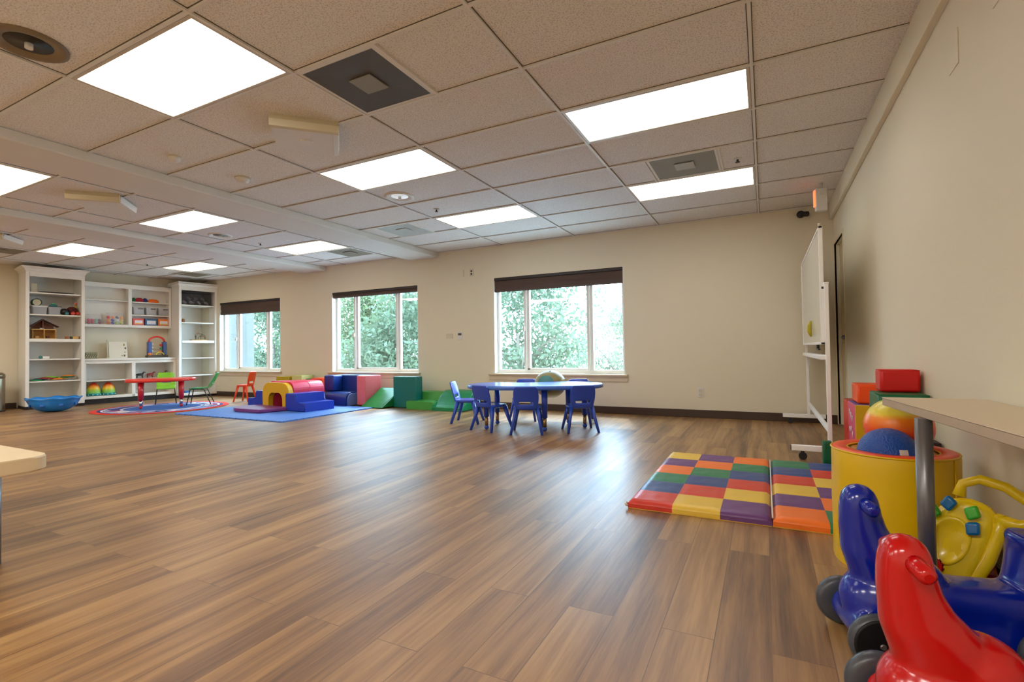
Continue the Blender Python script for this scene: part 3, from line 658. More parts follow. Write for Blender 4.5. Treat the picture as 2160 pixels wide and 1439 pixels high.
for i, (u, w_, c, c2) in enumerate(((1.345, .19, (215, 90, 80), (240, 170, 60)), (1.12, .22, (52, 100, 140), (205, 215, 235)), (.895, .2, (235, 120, 30), (200, 190, 70)))):
    t = onshelf('game_box', ['red and yellow game box on the bottom shelf of the wall cabinet', 'blue game box with pale picture on the bottom shelf', 'orange game box at the right of the bottom shelf'][i], 'game box', u, .5, 1.557, 0, 'small game boxes')
    b = new(); bx(b, -w_/2, w_/2, -.06, .06, 0, .14, .004); obj('box_body', b, C('gb%d' % i, *c), t)
    b = new(); bx(b, -w_*.36, w_*.36, -.064, -.06, .02, .1, .001); obj('box_picture', b, C('gp', 225, 222, 230), t)
    b = new(); bx(b, -w_*.33, w_*.33, -.067, -.064, .025, .045, .001); obj('box_print', b, C('gq%d' % i, *c2), t)
# countertop items
t = onshelf('patterned_sign', 'small olive patterned sign at the left end of the countertop', 'sign', 2.16, .3, .875)
b = new(); bx(b, -.09, .10, -.01, .01, 0, .12, .003); obj('sign_board', b, C('sign_olive', 110, 105, 72), t)
b = new()
for i in range(16): x = -.08+.0113*i; z = .02+.03*(i % 3); bx(b, x, x+.007, -.014, -.01, z, z+.022)
for z in (.012, .105): bx(b, -.085, .095, -.014, -.01, z, z+.004)
obj('sign_pattern', b, C('sign_pale', 205, 200, 170), t)
t = onshelf('display_board', 'cream art board with small prints leaning on the countertop', 'art board', 1.70, .38, .875)
b = new(); prism(b, [(0, 0), (.02, 0), (.075, .33), (.055, .33)], -.15, .15, 'yz'); obj('board', b, C('board_cream', 222, 214, 195), t)
for i, (x, z, s) in enumerate(((.10, .27, .03), (.12, .2, .03), (.11, .12, .022), (.10, .05, .03), (.06, .05, .018))):
    b = new(); ball(b, (x, z*.167-.006, z), s*.7, 10, s=(.7, .25, 1.2)); obj('board_print', b, C('bp%d' % (i % 2), *((175, 150, 90), (95, 88, 80))[i % 2]), t)
t = onshelf('easel_post', 'thin cream wooden post leaning beside the art board', 'post', 1.88, .36, .875)
b = new(); tube(b, [(0, 0, 0.01), (.0, .06, .37)], [.014, .008], 8); obj('post_stick', b, CREAM, t)
b = new(); bx(b, -.02, .02, -.02, .02, 0, .02, .004); obj('post_foot', b, CREAM, t)
t = onshelf('abacus_toy', 'blue and red arched bead toy standing on the countertop', 'bead toy', 1.06, .32, .875)
BT = plastic('toy_navy', srgb(28, 60, 130)); RT = plastic('toy_redp', srgb(215, 50, 40)); OT = plastic('toy_oran', srgb(235, 120, 40)); GT = plastic('toy_greenp', srgb(50, 140, 90)); YT = plastic('toy_yelp', srgb(220, 200, 60))
for x in (-.135, .135):
    b = new(); bx(b, x-.035, x+.035, -.05, .05, .05, .33, .01); obj('side_post', b, BT, t)
b = new(); tube(b, [(.14*cos(R(a)), 0, .33+.11*sin(R(a))) for a in range(0, 181, 15)], .02, 10); obj('arch_handle', b, RT, t)
b = new(); bx(b, -.19, .19, -.07, .07, 0, .05, .012); obj('toy_base', b, C('dark_base', 70, 60, 45), t)
for i, z in enumerate((.12, .19, .26)):
    b = new(); tube(b, [(-.1, 0, z), (.1, 0, z)], .005, 6); obj('bead_rod', b, CREAM, t)
    b = new(); ball(b, (.075, 0, z), .028, 12); obj('bead', b, [OT, GT, RT][i], t)
    b = new(); ball(b, (-.085, -.01, z+.02), .02, 12); obj('bead', b, [OFFW, OFFW, OFFW][i], t)
b = new(); ball(b, (-.14, -.05, .07), .035, 12); obj('bead', b, OT, t)
b = new(); tube(b, [(.07*cos(R(a))+.04, -.055, .05+.06*sin(R(a))) for a in range(0, 181, 20)], .012, 8); obj('yellow_loop', b, YT, t)
# base cabinet toys
DM = rainbow_mat('rainbow_dome', [(0, srgb(15, 130, 130)), (.14, srgb(90, 185, 110)), (.36, srgb(150, 195, 60)), (.55, srgb(235, 195, 45)), (.72, srgb(235, 130, 30)), (.88, srgb(210, 45, 30)), (1, srgb(185, 25, 30))], 'Z', 0, .275)
for u, lb in ((2.115, 'rainbow striped dome toy, the left one partly hidden by the cabinet side'), (1.885, 'rainbow striped dome toy, the right one fully visible on the low shelf')):
    t = onshelf('rainbow_dome', lb, 'dome toy', u, .30, .152, 0, 'rainbow dome toys on the low shelf'); t.scale = (.84, .84, .95)
    b = new(); lathe(b, [(.13, .04)]+[(.128*cos(R(a)), .05+.22*sin(R(a))) for a in range(0, 90, 10)]+[(.004, .27)], 28); obj('dome', b, DM, t)
    b = new(); lathe(b, [(.125, 0), (.135, .006), (.135, .045), (.12, .05)], 28); obj('dome_base', b, C('dome_teal', 10, 125, 128), t)
    b = new()
    for a in range(10): ball(b, (.133*cos(a*PI/5), .133*sin(a*PI/5), .024), .014, 8)
    obj('base_lights', b, C('dome_dots', 150, 205, 200), t)
BRN = C('dark_figure', 40, 32, 28)
def animal(u, label, body, k=1, name='toy_horse'):
    t = onshelf(name, label, 'toy animal', u, .32, .455, 0, 'toy animals on the cabinet shelf')
    b = new(); tube(b, [(-.055*k, 0, .07*k), (0, 0, .072*k), (.05*k, 0, .078*k)], [.022*k, .026*k, .022*k], 10)
    tube(b, [(.045*k, 0, .08*k), (.07*k, 0, .12*k), (.1*k, 0, .115*k)], [.017*k, .014*k, .009*k], 8)
    tube(b, [(-.055*k, 0, .08*k), (-.085*k, 0, .05*k)], [.006*k, .004*k], 6)
    obj('animal_body', b, body, t)
    for x in (-.045, .04):
        for y in (-.014, .014):
            b = new(); tube(b, [(x*k, y*k, .065*k), (x*k*1.15, y*k, 0)], [.01*k, .006*k], 6); obj('leg', b, body, t)
animal(1.36, 'dark toy horse on the right shelf of the low cabinet', BRN)
animal(1.18, 'red and orange toy animal on the right shelf of the low cabinet', C('red_animal', 140, 30, 24), .95, 'toy_dragon')
animal(.97, 'brown toy animal peeking out above the lime green chair', C('brown_animal', 90, 50, 36), 1.1, 'toy_deer')
animal(.86, 'dark brown toy animal at the right end of the cabinet shelf', BRN, 1.0, 'toy_bull')
# bookcase 3 items
t = onshelf('storage_bin', 'dark transparent bin of grey toys on the top shelf of the corner bookcase', 'storage bin', .38, .22, 2.01)
b = new(); bx(b, -.29, .29, -.14, .14, 0, .27, .01); obj('bin_body', b, clear_plastic('smoked_plastic', (.06, .06, .07, 1), .45), t)
for i in range(10):
    b = new(); bx(b, -.045, .045, -.04, .04, -.025, .025, .012); xf(b, (-.22+.048*i, -.06+.03*(i % 3), .06+.045*(i % 3)), (random.random(), random.random(), random.random())); obj('bin_toy', b, C('gt%d' % (i % 3), *((190, 185, 190), (95, 95, 100), (150, 150, 158))[i % 3]), t)
b = new(); bx(b, -.295, .295, -.145, .145, .27, .285, .005); obj('bin_lid', b, C('lid_dark', 52, 54, 56), t)
t = onshelf('toy_cup', 'small brown toy jar at the left of the corner bookcase', 'toy jar', .635, .12, 1.63)
b = new(); lathe(b, [(.025, 0), (.032, .02), (.03, .06), (.02, .075)], 14); obj('jar_body', b, C('jar_brown', 150, 100, 60), t)
b = new(); lathe(b, [(.022, .075), (.022, .09), (.005, .094)], 14); obj('jar_lid', b, CREAM, t)
t = onshelf('bead_maze', 'wooden bead maze toy on the thick shelf of the corner bookcase', 'bead maze', .30, .18, 1.235)
b = new(); bx(b, -.17, .13, -.07, .07, 0, .02, .005); obj('maze_base', b, HW, t)
for i, (x0, x1, h, c) in enumerate(((-.08, .10, .15, (110, 70, 45)), (-.02, .12, .11, (150, 110, 60)), (-.06, .05, .17, (90, 80, 60)))):
    b = new(); y = -.04+.04*i; tube(b, [(x0, y, .02), (x0, y, h*.7), ((x0+x1)/2, y, h), (x1, y, h*.75), (x1, y, .02)], .004, 6); obj('maze_wire', b, BLACK, t)
    for k in range(4):
        f = k/3; b = new(); ball(b, (x0+(x1-x0)*f, y, (h*.55 if k in (0, 3) else h*.92)), .013, 10); obj('maze_bead', b, C('mb%d' % ((i+k) % 4), *((120, 60, 40), (190, 150, 90), (70, 80, 50), (160, 90, 60))[(i+k) % 4]), t)
b = new(); bx(b, -.05, .06, -.03, .03, 0, .04, .006); bx(b, -.1, -.04, -.02, .02, 0, .03, .006); 
p = W(.565, .15, .102); tag(obj('toy_boat', b, C('blue_toy', 20, 90, 150), None, tuple(p), ANG), 'small blue toy on the bottom of the corner bookcase', 'toy')

# ------------------------------------------------------------------ trash can and blue rocking bowl
t = thing('trash_can', 'brushed steel trash can at the left edge beside the bookcase', 'trash can', (-11.68, 3.46, 0))
b = new(); lathe(b, [(.17, .01), (.175, .02), (.175, .56), (.17, .57)], 36); obj('can_body', b, STEEL, t)
b = new(); lathe(b, [(.172, .57), (.178, .58), (.176, .63), (.14, .665), (.02, .67)], 36); obj('can_lid', b, plain('can_lid_steel', srgb(140, 125, 105), .25, metal=.9), t)
b = new(); lathe(b, [(.172, 0), (.178, .004), (.178, .02), (.17, .025)], 36); obj('base_ring', b, BLACK, t)
b = new(); bx(b, .14, .2, -.03, .03, .01, .03, .006); obj('foot_pedal', b, BLACK, t)
BB = plastic('rocker_blue', srgb(15, 120, 200), .3)
b = new(); seg = 72; rings = []
prof = [(.02, .0), (.12, .003), (.22, .02), (.31, .06), (.375, .115), (.41, .17), (.42, .20), (.445, .215), (.448, .235), (.43, .24), (.395, .20), (.36, .13), (.28, .07), (.15, .045), (.01, .035)]
for j, (r, z) in enumerate(prof):
    k = min(1, max(0, (z-.05)/.16))
    rings.append([((r+.010*k*cos(8*2*PI*i/seg))*cos(2*PI*i/seg), (r*.85+.010*k*cos(8*2*PI*i/seg))*sin(2*PI*i/seg), z+.010*k*cos(8*2*PI*i/seg)) for i in range(seg)])
loft(b, rings)
t = thing('rocking_bowl', 'bright blue scalloped plastic rocking bowl on the floor below the left bookcase', 'rocking toy', (-10.68, 3.93, 0), R(62)); t.scale = (.80, .74, 1.0)
obj('bowl_shell', b, BB, t)
for a in range(8):
    b = new(); an = 2*PI*(a+.5)/8; x, y = .385*cos(an), .385*.86*sin(an); ball(b, (x, y, .115), .035, 12, s=(.55, 1.2, .8) if abs(cos(an)) > .7 else (1.2, .55, .8)); obj('rim_knob', b, plastic('rocker_dark_blue', srgb(8, 90, 170)), t)

# ------------------------------------------------------------------ rug, red table, green chairs
b = new(); lathe(b, [(.98, 0), (1.0, .004), (.995, .009), (.5, .009), (.01, .009)], 64)
tag(obj('round_rug', b, rug_mat(), None, (-9.42, 4.97, 0)), 'round blue rug with red border under the red table', 'rug')
RZ = .0095
TR = plastic('table_red', srgb(222, 52, 36)); TRD = plastic('table_leg_red', srgb(190, 20, 36))
t = thing('kids_table', 'small red oval activity table standing on the round rug', 'table', (-9.50, 4.98, RZ), R(62))
b = new(); loft(b, [ell(0, 0, z, a, c, 40, 2.4) for z, a, c in ((.448, .49, .31), (.46, .515, .335), (.492, .518, .338), (.505, .505, .325), (.506, .3, .2))]); obj('tabletop', b, TR, t)
for x in (-.29, .29):
    for y in (-.17, .19):
        b = new(); tube(b, [(x, y, .45), (x, y, .14)], [.042, .036], 16); lg = obj('leg', b, TRD, t)
        b = new(); tube(b, [(x, y, .14), (x, y, .05)], .02, 14); obj('leg_tube', b, CHROME, lg)
        b = new(); ball(b, (x, y, .026), .026, 14); obj('leg_foot', b, TRD, lg)
def shell_mesh(w_, seat_z, seat_d, back_h, lean=.12, slot=True, taper=.85):
    # one curved plastic shell: seat then back, with an open slot low in the back
    b = new(); nu = 12; prof = []
    for i in range(7): prof.append((seat_d/2-seat_d*i/6, seat_z+(.012 if i == 0 else 0)-(.01*math.sin(PI*i/6)), 1))
    prof[0] = (seat_d/2+.006, seat_z-.018, .95)
    for i in range(1, 4): a = R(90*i/4); prof.append((-seat_d/2-.05*sin(a)*.8, seat_z+.05*(1-cos(a)), .97))
    for i in range(0, 9): f = i/8; prof.append((-seat_d/2-.042-lean*f, seat_z+.055+(back_h-.055)*f, 1-(1-taper)*f if f < .95 else taper*.9))
    G = [[b.verts.new(((-.5+u/nu)*w_*s, y-.02*(1-(2*u/nu-1)**2)*(1 if z > seat_z+.05 else 0), z+.008*((2*u/nu-1)**2)*(1 if z <= seat_z+.02 else 0))) for u in range(nu+1)] for (y, z, s) in prof]
    for i in range(len(prof)-1):
        for u in range(nu):
            if slot and i in (11, 12) and 3 <= u <= 8: continue
            f = b.faces.new((G[i][u], G[i][u+1], G[i+1][u+1], G[i+1][u])); f.smooth = True
    return b
SOL = ('SOLIDIFY', dict(thickness=.02, offset=0))
def metal_chair(loc, rz, col, label):
    t = thing('kids_chair', label, 'chair', loc, rz, 'green stacking chairs at the red table')
    obj('seat_shell', shell_mesh(.31, .30, .28, .28), col, t, mods=(SOL, SUB))
    for s in (-1, 1):
        b = new(); tube(b, [(s*.16, .17, .006), (s*.135, .12, .275), (s*.13, .08, .285), (s*.13, .02, .285)], .0085, 8); obj('leg', b, BLACK, t)
        b = new(); tube(b, [(s*.16, -.21, .006), (s*.135, -.10, .275), (s*.13, -.05, .285), (s*.13, .02, .285)], .0085, 8); obj('leg', b, BLACK, t)
    b = new(); tube(b, [(-.13, .02, .285), (.13, .02, .285)], .008, 8); obj('crossbar', b, BLACK, t)
metal_chair((-10.02, 5.33, RZ), R(-118), plastic('lime_green', srgb(125, 190, 45)), 'lime green chair with black legs behind the red table')
metal_chair((-9.30, 5.52, RZ), R(138), plastic('mid_green', srgb(40, 160, 80)), 'mid green chair with black legs seen from the side right of the red table')

# molded plastic chairs
def molded_chair(col, label, loc, rz, group, k=1, name='kids_chair'):
    t = thing(name, label, 'chair', loc, rz, group)
    b = shell_mesh(.30*k, .29*k, .27*k, .05*k, 0, False); b.free()
    b = new(); loft(b, [ell(0, .0, z, a, c, 28, 4) for z, a, c in ((.262*k, .13*k, .12*k), (.275*k, .15*k, .14*k), (.292*k, .152*k, .142*k), (.298*k, .14*k, .13*k), (.290*k, .08*k, .07*k))]); obj('seat', b, col, t)
    # backrest: curved plate with an open slot near its foot
    b = new(); nu, nv = 10, 9; G = []
    for j in range(nv+1):
        f = j/nv; z = (.27+.255*f)*k; y = (-.125-.05*f-.02*f*f)*k; ww = (.118+.022*math.sin(PI*min(1, f*1.1)*.8))*k
        if j == nv: ww *= .88
        G.append([b.verts.new(((-1+2*u/nu)*ww, y-.018*k*(1-(2*u/nu-1)**2), z)) for u in range(nu+1)])
    for j in range(nv):
        for u in range(nu):
            if j == 2 and 2 <= u <= 7: continue
            f = b.faces.new((G[j][u], G[j][u+1], G[j+1][u+1], G[j+1][u])); f.smooth = True
    obj('backrest', b, col, t, mods=(('SOLIDIFY', dict(thickness=.02*k, offset=0)), SUB))
    for sx in (-1, 1):
        for sy in (-1, 1):
            b = new(); tube(b, [(sx*.115*k, sy*.10*k, .275*k), (sx*.14*k, sy*.13*k, .15*k), (sx*.17*k, sy*.175*k, 0)], [.03*k, .022*k, .017*k], 10, sq=(1, .8)); obj('leg', b, col, t)
    return t
CB = plastic('chair_blue', srgb(34, 72, 185), .32); TB = plastic('tabletop_blue', srgb(62, 110, 205), .3)
G1 = 'blue molded chairs around the blue table'
c1 = molded_chair(CB, 'blue plastic chair at the left end of the blue table, seen from the side', (-3.42, 5.42, 0), R(-72), G1)
for loc, rz, lb in (((-2.84, 5.02, 0), R(-16), 'blue plastic chair, back to the camera, at the left front of the blue table'),
                    ((-2.36, 4.98, 0), R(20), 'blue plastic chair in the middle front of the blue table, the nearest one'),
                    ((-1.87, 5.32, 0), R(32), 'blue plastic chair at the right front of the blue table'),
                    ((-2.84, 5.90, 0), R(196), 'blue plastic chair behind the blue table just left of the big beige ball'),
                    ((-2.12, 6.06, 0), R(205), 'blue plastic chair behind the blue table just right of the big beige ball')):
    c = copy_tree(c1, lb); c.location = loc; c.rotation_euler.z = rz
molded_chair(plastic('chair_orange', srgb(238, 72, 20), .32), 'bright orange plastic chair on the floor under the left window', (-9.05, 6.25, 0), R(112), None, 1.0).scale = (.84, .84, 1.1)
t = thing('kids_table', 'blue kidney shaped children table surrounded by blue chairs', 'table', (-2.44, 5.36, 0), R(22))
out = []
for k in range(56):
    a = 2*PI*k/56; x = .80*math.copysign(abs(cos(a))**.8, cos(a)); y = .44*math.copysign(abs(sin(a))**.85, sin(a))
    if y > 0: y -= .20*math.exp(-((x+.12)/.25)**2)
    out.append((x, y))
b = new(); loft(b, [[(x*s, y*s, z) for x, y in out] for s, z in ((.97, .47), (1, .478), (1, .505), (.985, .515), (.8, .515))]); obj('tabletop', b, TB, t)
for x, y in ((-.56, -.16), (.12, -.30), (.58, -.04), (-.48, .24), (.4, .28)):
    b = new(); tube(b, [(x, y, .47), (x, y, .15)], [.036, .03], 16); lg = obj('leg', b, CB, t)
    b = new(); tube(b, [(x, y, .15), (x, y, .05)], .021, 14); obj('leg_tube', b, plain('brass_tube', srgb(170, 140, 95), .25, metal=.8), lg)
    b = new(); ball(b, (x, y, .027), .027, 14); obj('leg_foot', b, CB, lg)
t = thing('toy_whale_ball', 'large beige ball with a teal patch sitting behind the blue table', 'play ball', (-2.50, 5.98, .30), R(23))
b = new(); ball(b, (0, 0, .17), .20, 32, s=(1.02, 1, .9)); obj('ball_body', b, plain('ball_beige', srgb(142, 130, 78), .4), t)
b = new(); prof = [(.118*cos(R(a))*1.0, .118*sin(R(a))) for a in range(0, 360, 15)]
vs = []; cap = []
for r in (0, .03, .06, .09, .105):
    ring = []
    for k in range(24):
        x = r*cos(2*PI*k/24)-.055; z = r*sin(2*PI*k/24)+.185
        rr = 1-((x/.204)**2+((z-.17)/.18)**2); ring.append((x, -.2*math.sqrt(max(.01, rr))-.003, z))
    cap.append(ring)
loft(b, cap, False); obj('teal_patch', b, C('patch_teal', 70, 130, 125), t)
b = new(); tube(b, [(.14, -.12, .2), (.2, -.16, .21)], [.04, .035], 14); obj('spout', b, plain('spout_beige', srgb(160, 148, 100), .4), t)
b = new(); ball(b, (0, -.06, .335), .014, 10); obj('valve', b, BLACK, t)

# ------------------------------------------------------------------ blue foam mat and soft play pieces
MB_ = plain('foam_mat_blue', srgb(74, 122, 200), .55, .15, 120)
b = new()
nx, ny = 16, 12; X0, X1, Y0, Y1 = -8.18, -5.74, 4.48, 6.22; ol = []
def teeth(p, q, n):
    r = []
    for i in range(n):
        for f, o in ((0, 0), (.25, 0), (.25, 1), (.75, 1), (.75, 0)):
            s = (i+f)/n; dx, dy = (q[0]-p[0]), (q[1]-p[1]); L = math.hypot(dx, dy); r.append((p[0]+dx*s+dy/L*.012*o, p[1]+dy*s-dx/L*.012*o))
    return r
cs = [(X0, Y0), (X1, Y0), (X1, Y1), (X0, Y1)]
for i in range(4): ol += teeth(cs[i], cs[(i+1) % 4], 16)
prism(b, ol, 0, .016, 'xy'); tag(obj('foam_floor_mat', b, MB_), 'large blue interlocking foam mat under the soft play tunnel', 'play mat')
MZ = .0165
def soft(name, label, col, build, loc, rz=0, cat='soft play block'):
    t = thing(name, label, cat, loc, rz); build(t, col); return t
VY = vinyl('soft_yellow', srgb(222, 172, 20)); VP = vinyl('soft_pinkred', srgb(215, 50, 78)); VB = vinyl('soft_royal', srgb(28, 54, 165)); VN = vinyl('soft_navy', srgb(12, 50, 125))
VPU = vinyl('soft_purple', srgb(120, 55, 120)); VPI = vinyl('soft_pink', srgb(222, 110, 112)); VT = vinyl('soft_teal', srgb(0, 105, 98)); VLG = vinyl('soft_lightgreen', srgb(62, 150, 62)); VDG = vinyl('soft_green', srgb(15, 115, 52)); VMG = vinyl('soft_midgreen', srgb(10, 125, 75)); VOR = vinyl('soft_orange', srgb(228, 70, 20))
# tunnel
t = thing('soft_play_tunnel', 'arched soft play tunnel with yellow front and pink red body on the blue mat', 'soft play tunnel', (-7.20, 5.50, MZ), R(-5))
def archo(w_, h, rt, ow, oh):
    o = [(-w_, 0)]+[(-w_, h-rt)]+arc(-w_+rt, h-rt, rt, rt*.9, 180, 90, 6)[1:]+arc(w_-rt, h-rt, rt, rt*.9, 90, 0, 6)+[(w_, 0)]
    i = [(ow, 0), (ow, oh-.09)]+arc(ow-.09, oh-.09, .09, .09, 0, 90, 5)[1:]+arc(-ow+.09, oh-.09, .09, .09, 90, 180, 5)+[(-ow, 0)]
    return o+i
b = new(); prism(b, archo(.36, .44, .17, .19, .26), 0, .09, 'xz', .008); obj('front_arch', b, VY, t)
b = new(); prism(b, archo(.362, .455, .15, .19, .26), .092, .40, 'xz', .008); obj('tunnel_body', b, VP, t)
b = new(); prism(b, archo(.358, .45, .15, .19, .26), .402, .68, 'xz', .008); obj('tunnel_body', b, vinyl('soft_pink2', srgb(220, 62, 90)), t)
b = new(); bx(b, -.19, .19, .60, .66, 0, .26, .004); obj('tunnel_back', b, VP, t)
def stairs(t, col, s=1, L=.55, h=.27, lo=.135, run=.24):
    b = new(); o = [(0, 0), (0, h), (s*run, h), (s*run, lo), (s*run*2, lo), (s*run*2, 0)]
    prism(b, o, 0, L, 'xz', .015); obj('stair_block', b, col, t)
    b = new(); tube(b, [(s*run*2-s*.01, .03, lo-.012), (s*run*2-s*.01, L-.03, lo-.012)], .004, 6); tube(b, [(s*run-s*.01, .03, h-.01), (s*run-s*.01, L-.03, h-.01)], .004, 6); obj('piping', b, col, t)
t = thing('soft_play_stairs', 'royal blue foam stairs on the right side of the tunnel', 'soft play stairs', (-6.75, 5.33, MZ), R(-4), 'blue foam stairs'); stairs(t, VB, 1, .56)
t = thing('soft_play_stairs', 'royal blue foam stairs on the left side of the yellow arch', 'soft play stairs', (-7.59, 5.58, MZ), R(-4), 'blue foam stairs'); stairs(t, VB, -1, .5)
t = thing('soft_play_pad', 'thin purple half round pad lying in front of the tunnel', 'soft play pad', (-7.22, 5.20, MZ), R(-8))
b = new(); prism(b, [(-.42, .24), (.5, .24), (.42, -.2)]+arc(-.12, -.06, .34, .2, 300, 180, 8)[0:], 0, .055, 'xy', .012); obj('pad', b, VPU, t)
b = new(); tube(b, [(-.40, .235, .05), (.48, .235, .05)], .004, 6); obj('pad_seam', b, VPU, t)
def block(name, label, x0, x1, y0, y1, z0, z1, col, rz=0, bev=.014, cat='soft play block', seamcol=None):
    t = thing(name, label, cat, ((x0+x1)/2, (y0+y1)/2, z0), rz); hx, hy, h = (x1-x0)/2, (y1-y0)/2, z1-z0
    b = new(); bx(b, -hx, hx, -hy, hy, 0, h, bev); obj('foam_body', b, col, t)
    b = new()
    e = bev*.35
    tube(b, [(-hx+e, -hy+e, h-e), (hx-e, -hy+e, h-e), (hx-e, hy-e, h-e), (-hx+e, hy-e, h-e)], .0035, 6, closed=True); obj('piping', b, seamcol or col, t)
    return t
block('soft_play_block', 'olive yellow foam block behind the yellow arch against the back wall', -8.55, -8.18, 6.55, 6.85, 0, .48, vinyl('soft_olive', srgb(182, 160, 35)))
block('soft_play_block', 'pale yellow foam block between the olive and dark green blocks', -8.14, -7.86, 6.58, 6.86, 0, .50, vinyl('soft_pale', srgb(208, 205, 130)))
block('soft_play_block', 'dark green foam block behind the tunnel left of the orange wedge', -7.85, -7.60, 6.66, 6.88, 0, .43, VDG)
t = thing('soft_play_wedge', 'orange red foam wedge between the tunnel and the navy chair', 'soft play wedge', (-7.36, 6.62, MZ), 0)
b = new(); prism(b, [(-.27, 0), (-.25, .2), (-.16, .44), (.12, .44), (.12, 0)], -.12, .12, 'xz', .014); obj('foam_body', b, VOR, t)
b = new(); bx(b, -.14, .1, -.125, -.12, .3, .305); obj('seam', b, VOR, t)
t = thing('soft_play_chair', 'navy blue foam armchair with rounded seat under the middle window', 'soft play chair', (-6.60, 6.42, 0), R(-2))
b = new(); bx(b, -.40, .30, .12, .36, MZ, .52, .02); obj('backrest', b, VN, t)
b = new(); bx(b, -.40, -.16, -.10, .12, .245, .52, .02); obj('corner_block', b, VN, t)
b = new(); o = [(.12, MZ), (.12, .24), (-.06, .24)]+arc(-.10, .13, .12, .11, 90, 180, 6)+[(-.22, MZ)]; prism(b, o, -.38, .27, 'yz', .01); obj('seat', b, VN, t)
b = new(); o = [(.12, MZ), (.12, .22), (-.05, .22)]+arc(-.09, .12, .10, .10, 90, 180, 6)+[(-.19, MZ)]; prism(b, o, .272, .30, 'yz', .004); obj('seat_end_panel', b, vinyl('soft_slate', srgb(96, 122, 170)), t)
block('soft_play_block', 'tall pink foam block between the navy chair and the green wedge', -6.24, -6.03, 6.36, 6.72, MZ, .52, VPI, R(-6))
t = thing('soft_play_wedge', 'dark green foam ramp leaning against the pink block', 'soft play wedge', (-5.76, 6.40, 0), R(-2))
b = new(); prism(b, [(-.22, MZ), (.30, MZ), (.30, .30), (.26, .30)], -.24, .26, 'yz', .012); obj('foam_body', b, VDG, t)
b = new(); tube(b, [(.24, -.2, .055), (.24, .27, .292)], .004, 6); obj('piping', b, VDG, t)
block('soft_play_block', 'tall teal foam block below the right side of the middle window', -5.50, -5.03, 6.42, 6.60, 0, .51, VT)
t = thing('soft_play_stairs', 'light green foam steps right of the teal block', 'soft play stairs', (-4.86, 6.56, 0), 0)
b = new(); prism(b, [(-.24, 0), (.26, 0), (.26, .26), (.05, .26), (.03, .135), (-.24, .125)], -.30, .24, 'yz', .016); obj('stair_block', b, VLG, t)
b = new(); tube(b, [(-.28, -.23, .118), (.22, -.23, .118)], .004, 6); obj('piping', b, VLG, t)
t = thing('soft_play_slide', 'green wavy foam slide at the right end of the soft play row', 'soft play slide', (-4.36, 6.54, 0), 0)
b = new(); o = [(-.26, 0), (.3, 0), (.3, .29), (.16, .29)]+[(.16-.42*f, .29-.24*(math.sin(PI*(f-.5))*.5+.5)) for f in [i/8 for i in range(1, 9)]]; prism(b, o, -.27, .30, 'yz', .014, smooth=False); obj('foam_body', b, VMG, t)
b = new(); tube(b, [(.29, -.24, .05), (.29, .29, .05)], .004, 6); obj('piping', b, VMG, t)

# ------------------------------------------------------------------ checkered tumbling mat
cyc = [(226, 188, 70), (104, 62, 122), (240, 118, 40), (34, 122, 84), (46, 72, 132), (206, 60, 45)]
MC = [vinyl('mat_square_%d' % i, srgb(*c)) for i, c in enumerate(cyc)]
t = thing('tumbling_mat', 'folding checkered mat of red, yellow, purple, orange, green and blue squares', 'play mat', (-.72, 2.84, 0), R(0))
for p_, (c0, c1) in enumerate(((0, 3), (3, 5))):
    b = new(); s = .245
    n_ = 10
    for c in range(c0, c1):
        for r in range(6):
            mi = (c+(5-r)) % 6; x0, y0 = c*s+(.004 if p_ else 0), r*s
            # puffed cushion square
            vs = [[None]*(n_+1) for _ in range(n_+1)]
            for i in range(n_+1):
                for j in range(n_+1):
                    u, v = i/n_, j/n_; X_ = c-c0+u; Y_ = r+v
                    ed = min(X_, (c1-c0)-X_, Y_, 6-Y_)*s
                    z = .05-.018*(1-min(1, ed/.018))**2
                    z += -.005*(1-min(1, min(u, 1-u, v, 1-v)/.08))
                    z += .0035*math.sin(9*x0+4*v+7*u*u)*math.sin(PI*u)*math.sin(PI*v)*math.cos(13*u-6*v+c*3+r)
                    vs[i][j] = b.verts.new((x0+u*s, y0+v*s, z))
            for i in range(n_):
                for j in range(n_):
                    f = b.faces.new((vs[i][j], vs[i+1][j], vs[i+1][j+1], vs[i][j+1])); f.material_index = mi; f.smooth = True
            def side(pts):
                lo = [b.verts.new((q.co.x, q.co.y, .004)) for q in pts]
                for k in range(len(pts)-1):
                    f = b.faces.new((pts[k], pts[k+1], lo[k+1], lo[k])); f.material_index = mi
            if r == 0: side([vs[i][0] for i in range(n_+1)])
            if r == 5: side([vs[i][n_] for i in range(n_+1)])
            if c == c0: side([vs[0][j] for j in range(n_+1)])
            if c == c1-1: side([vs[n_][j] for j in range(n_+1)])
    bx(b, c0*s+.002, c1*s-.002, .002, 6*s-.002, 0, .006, 0, 0)
    bmesh.ops.remove_doubles(b, verts=b.verts, dist=.0002)
    obj('mat_panel', b, MC, t)
b = new(); tube(b, [(3*.245+.002, .01, .044), (3*.245+.002, 1.46, .044)], .004, 6); obj('mat_piping', b, OFFW, t)
b = new(); tube(b, [(.0, .0, .026), (-.012, .0, .02)], .012, 8); obj('mat_tag', b, OFFW, t)

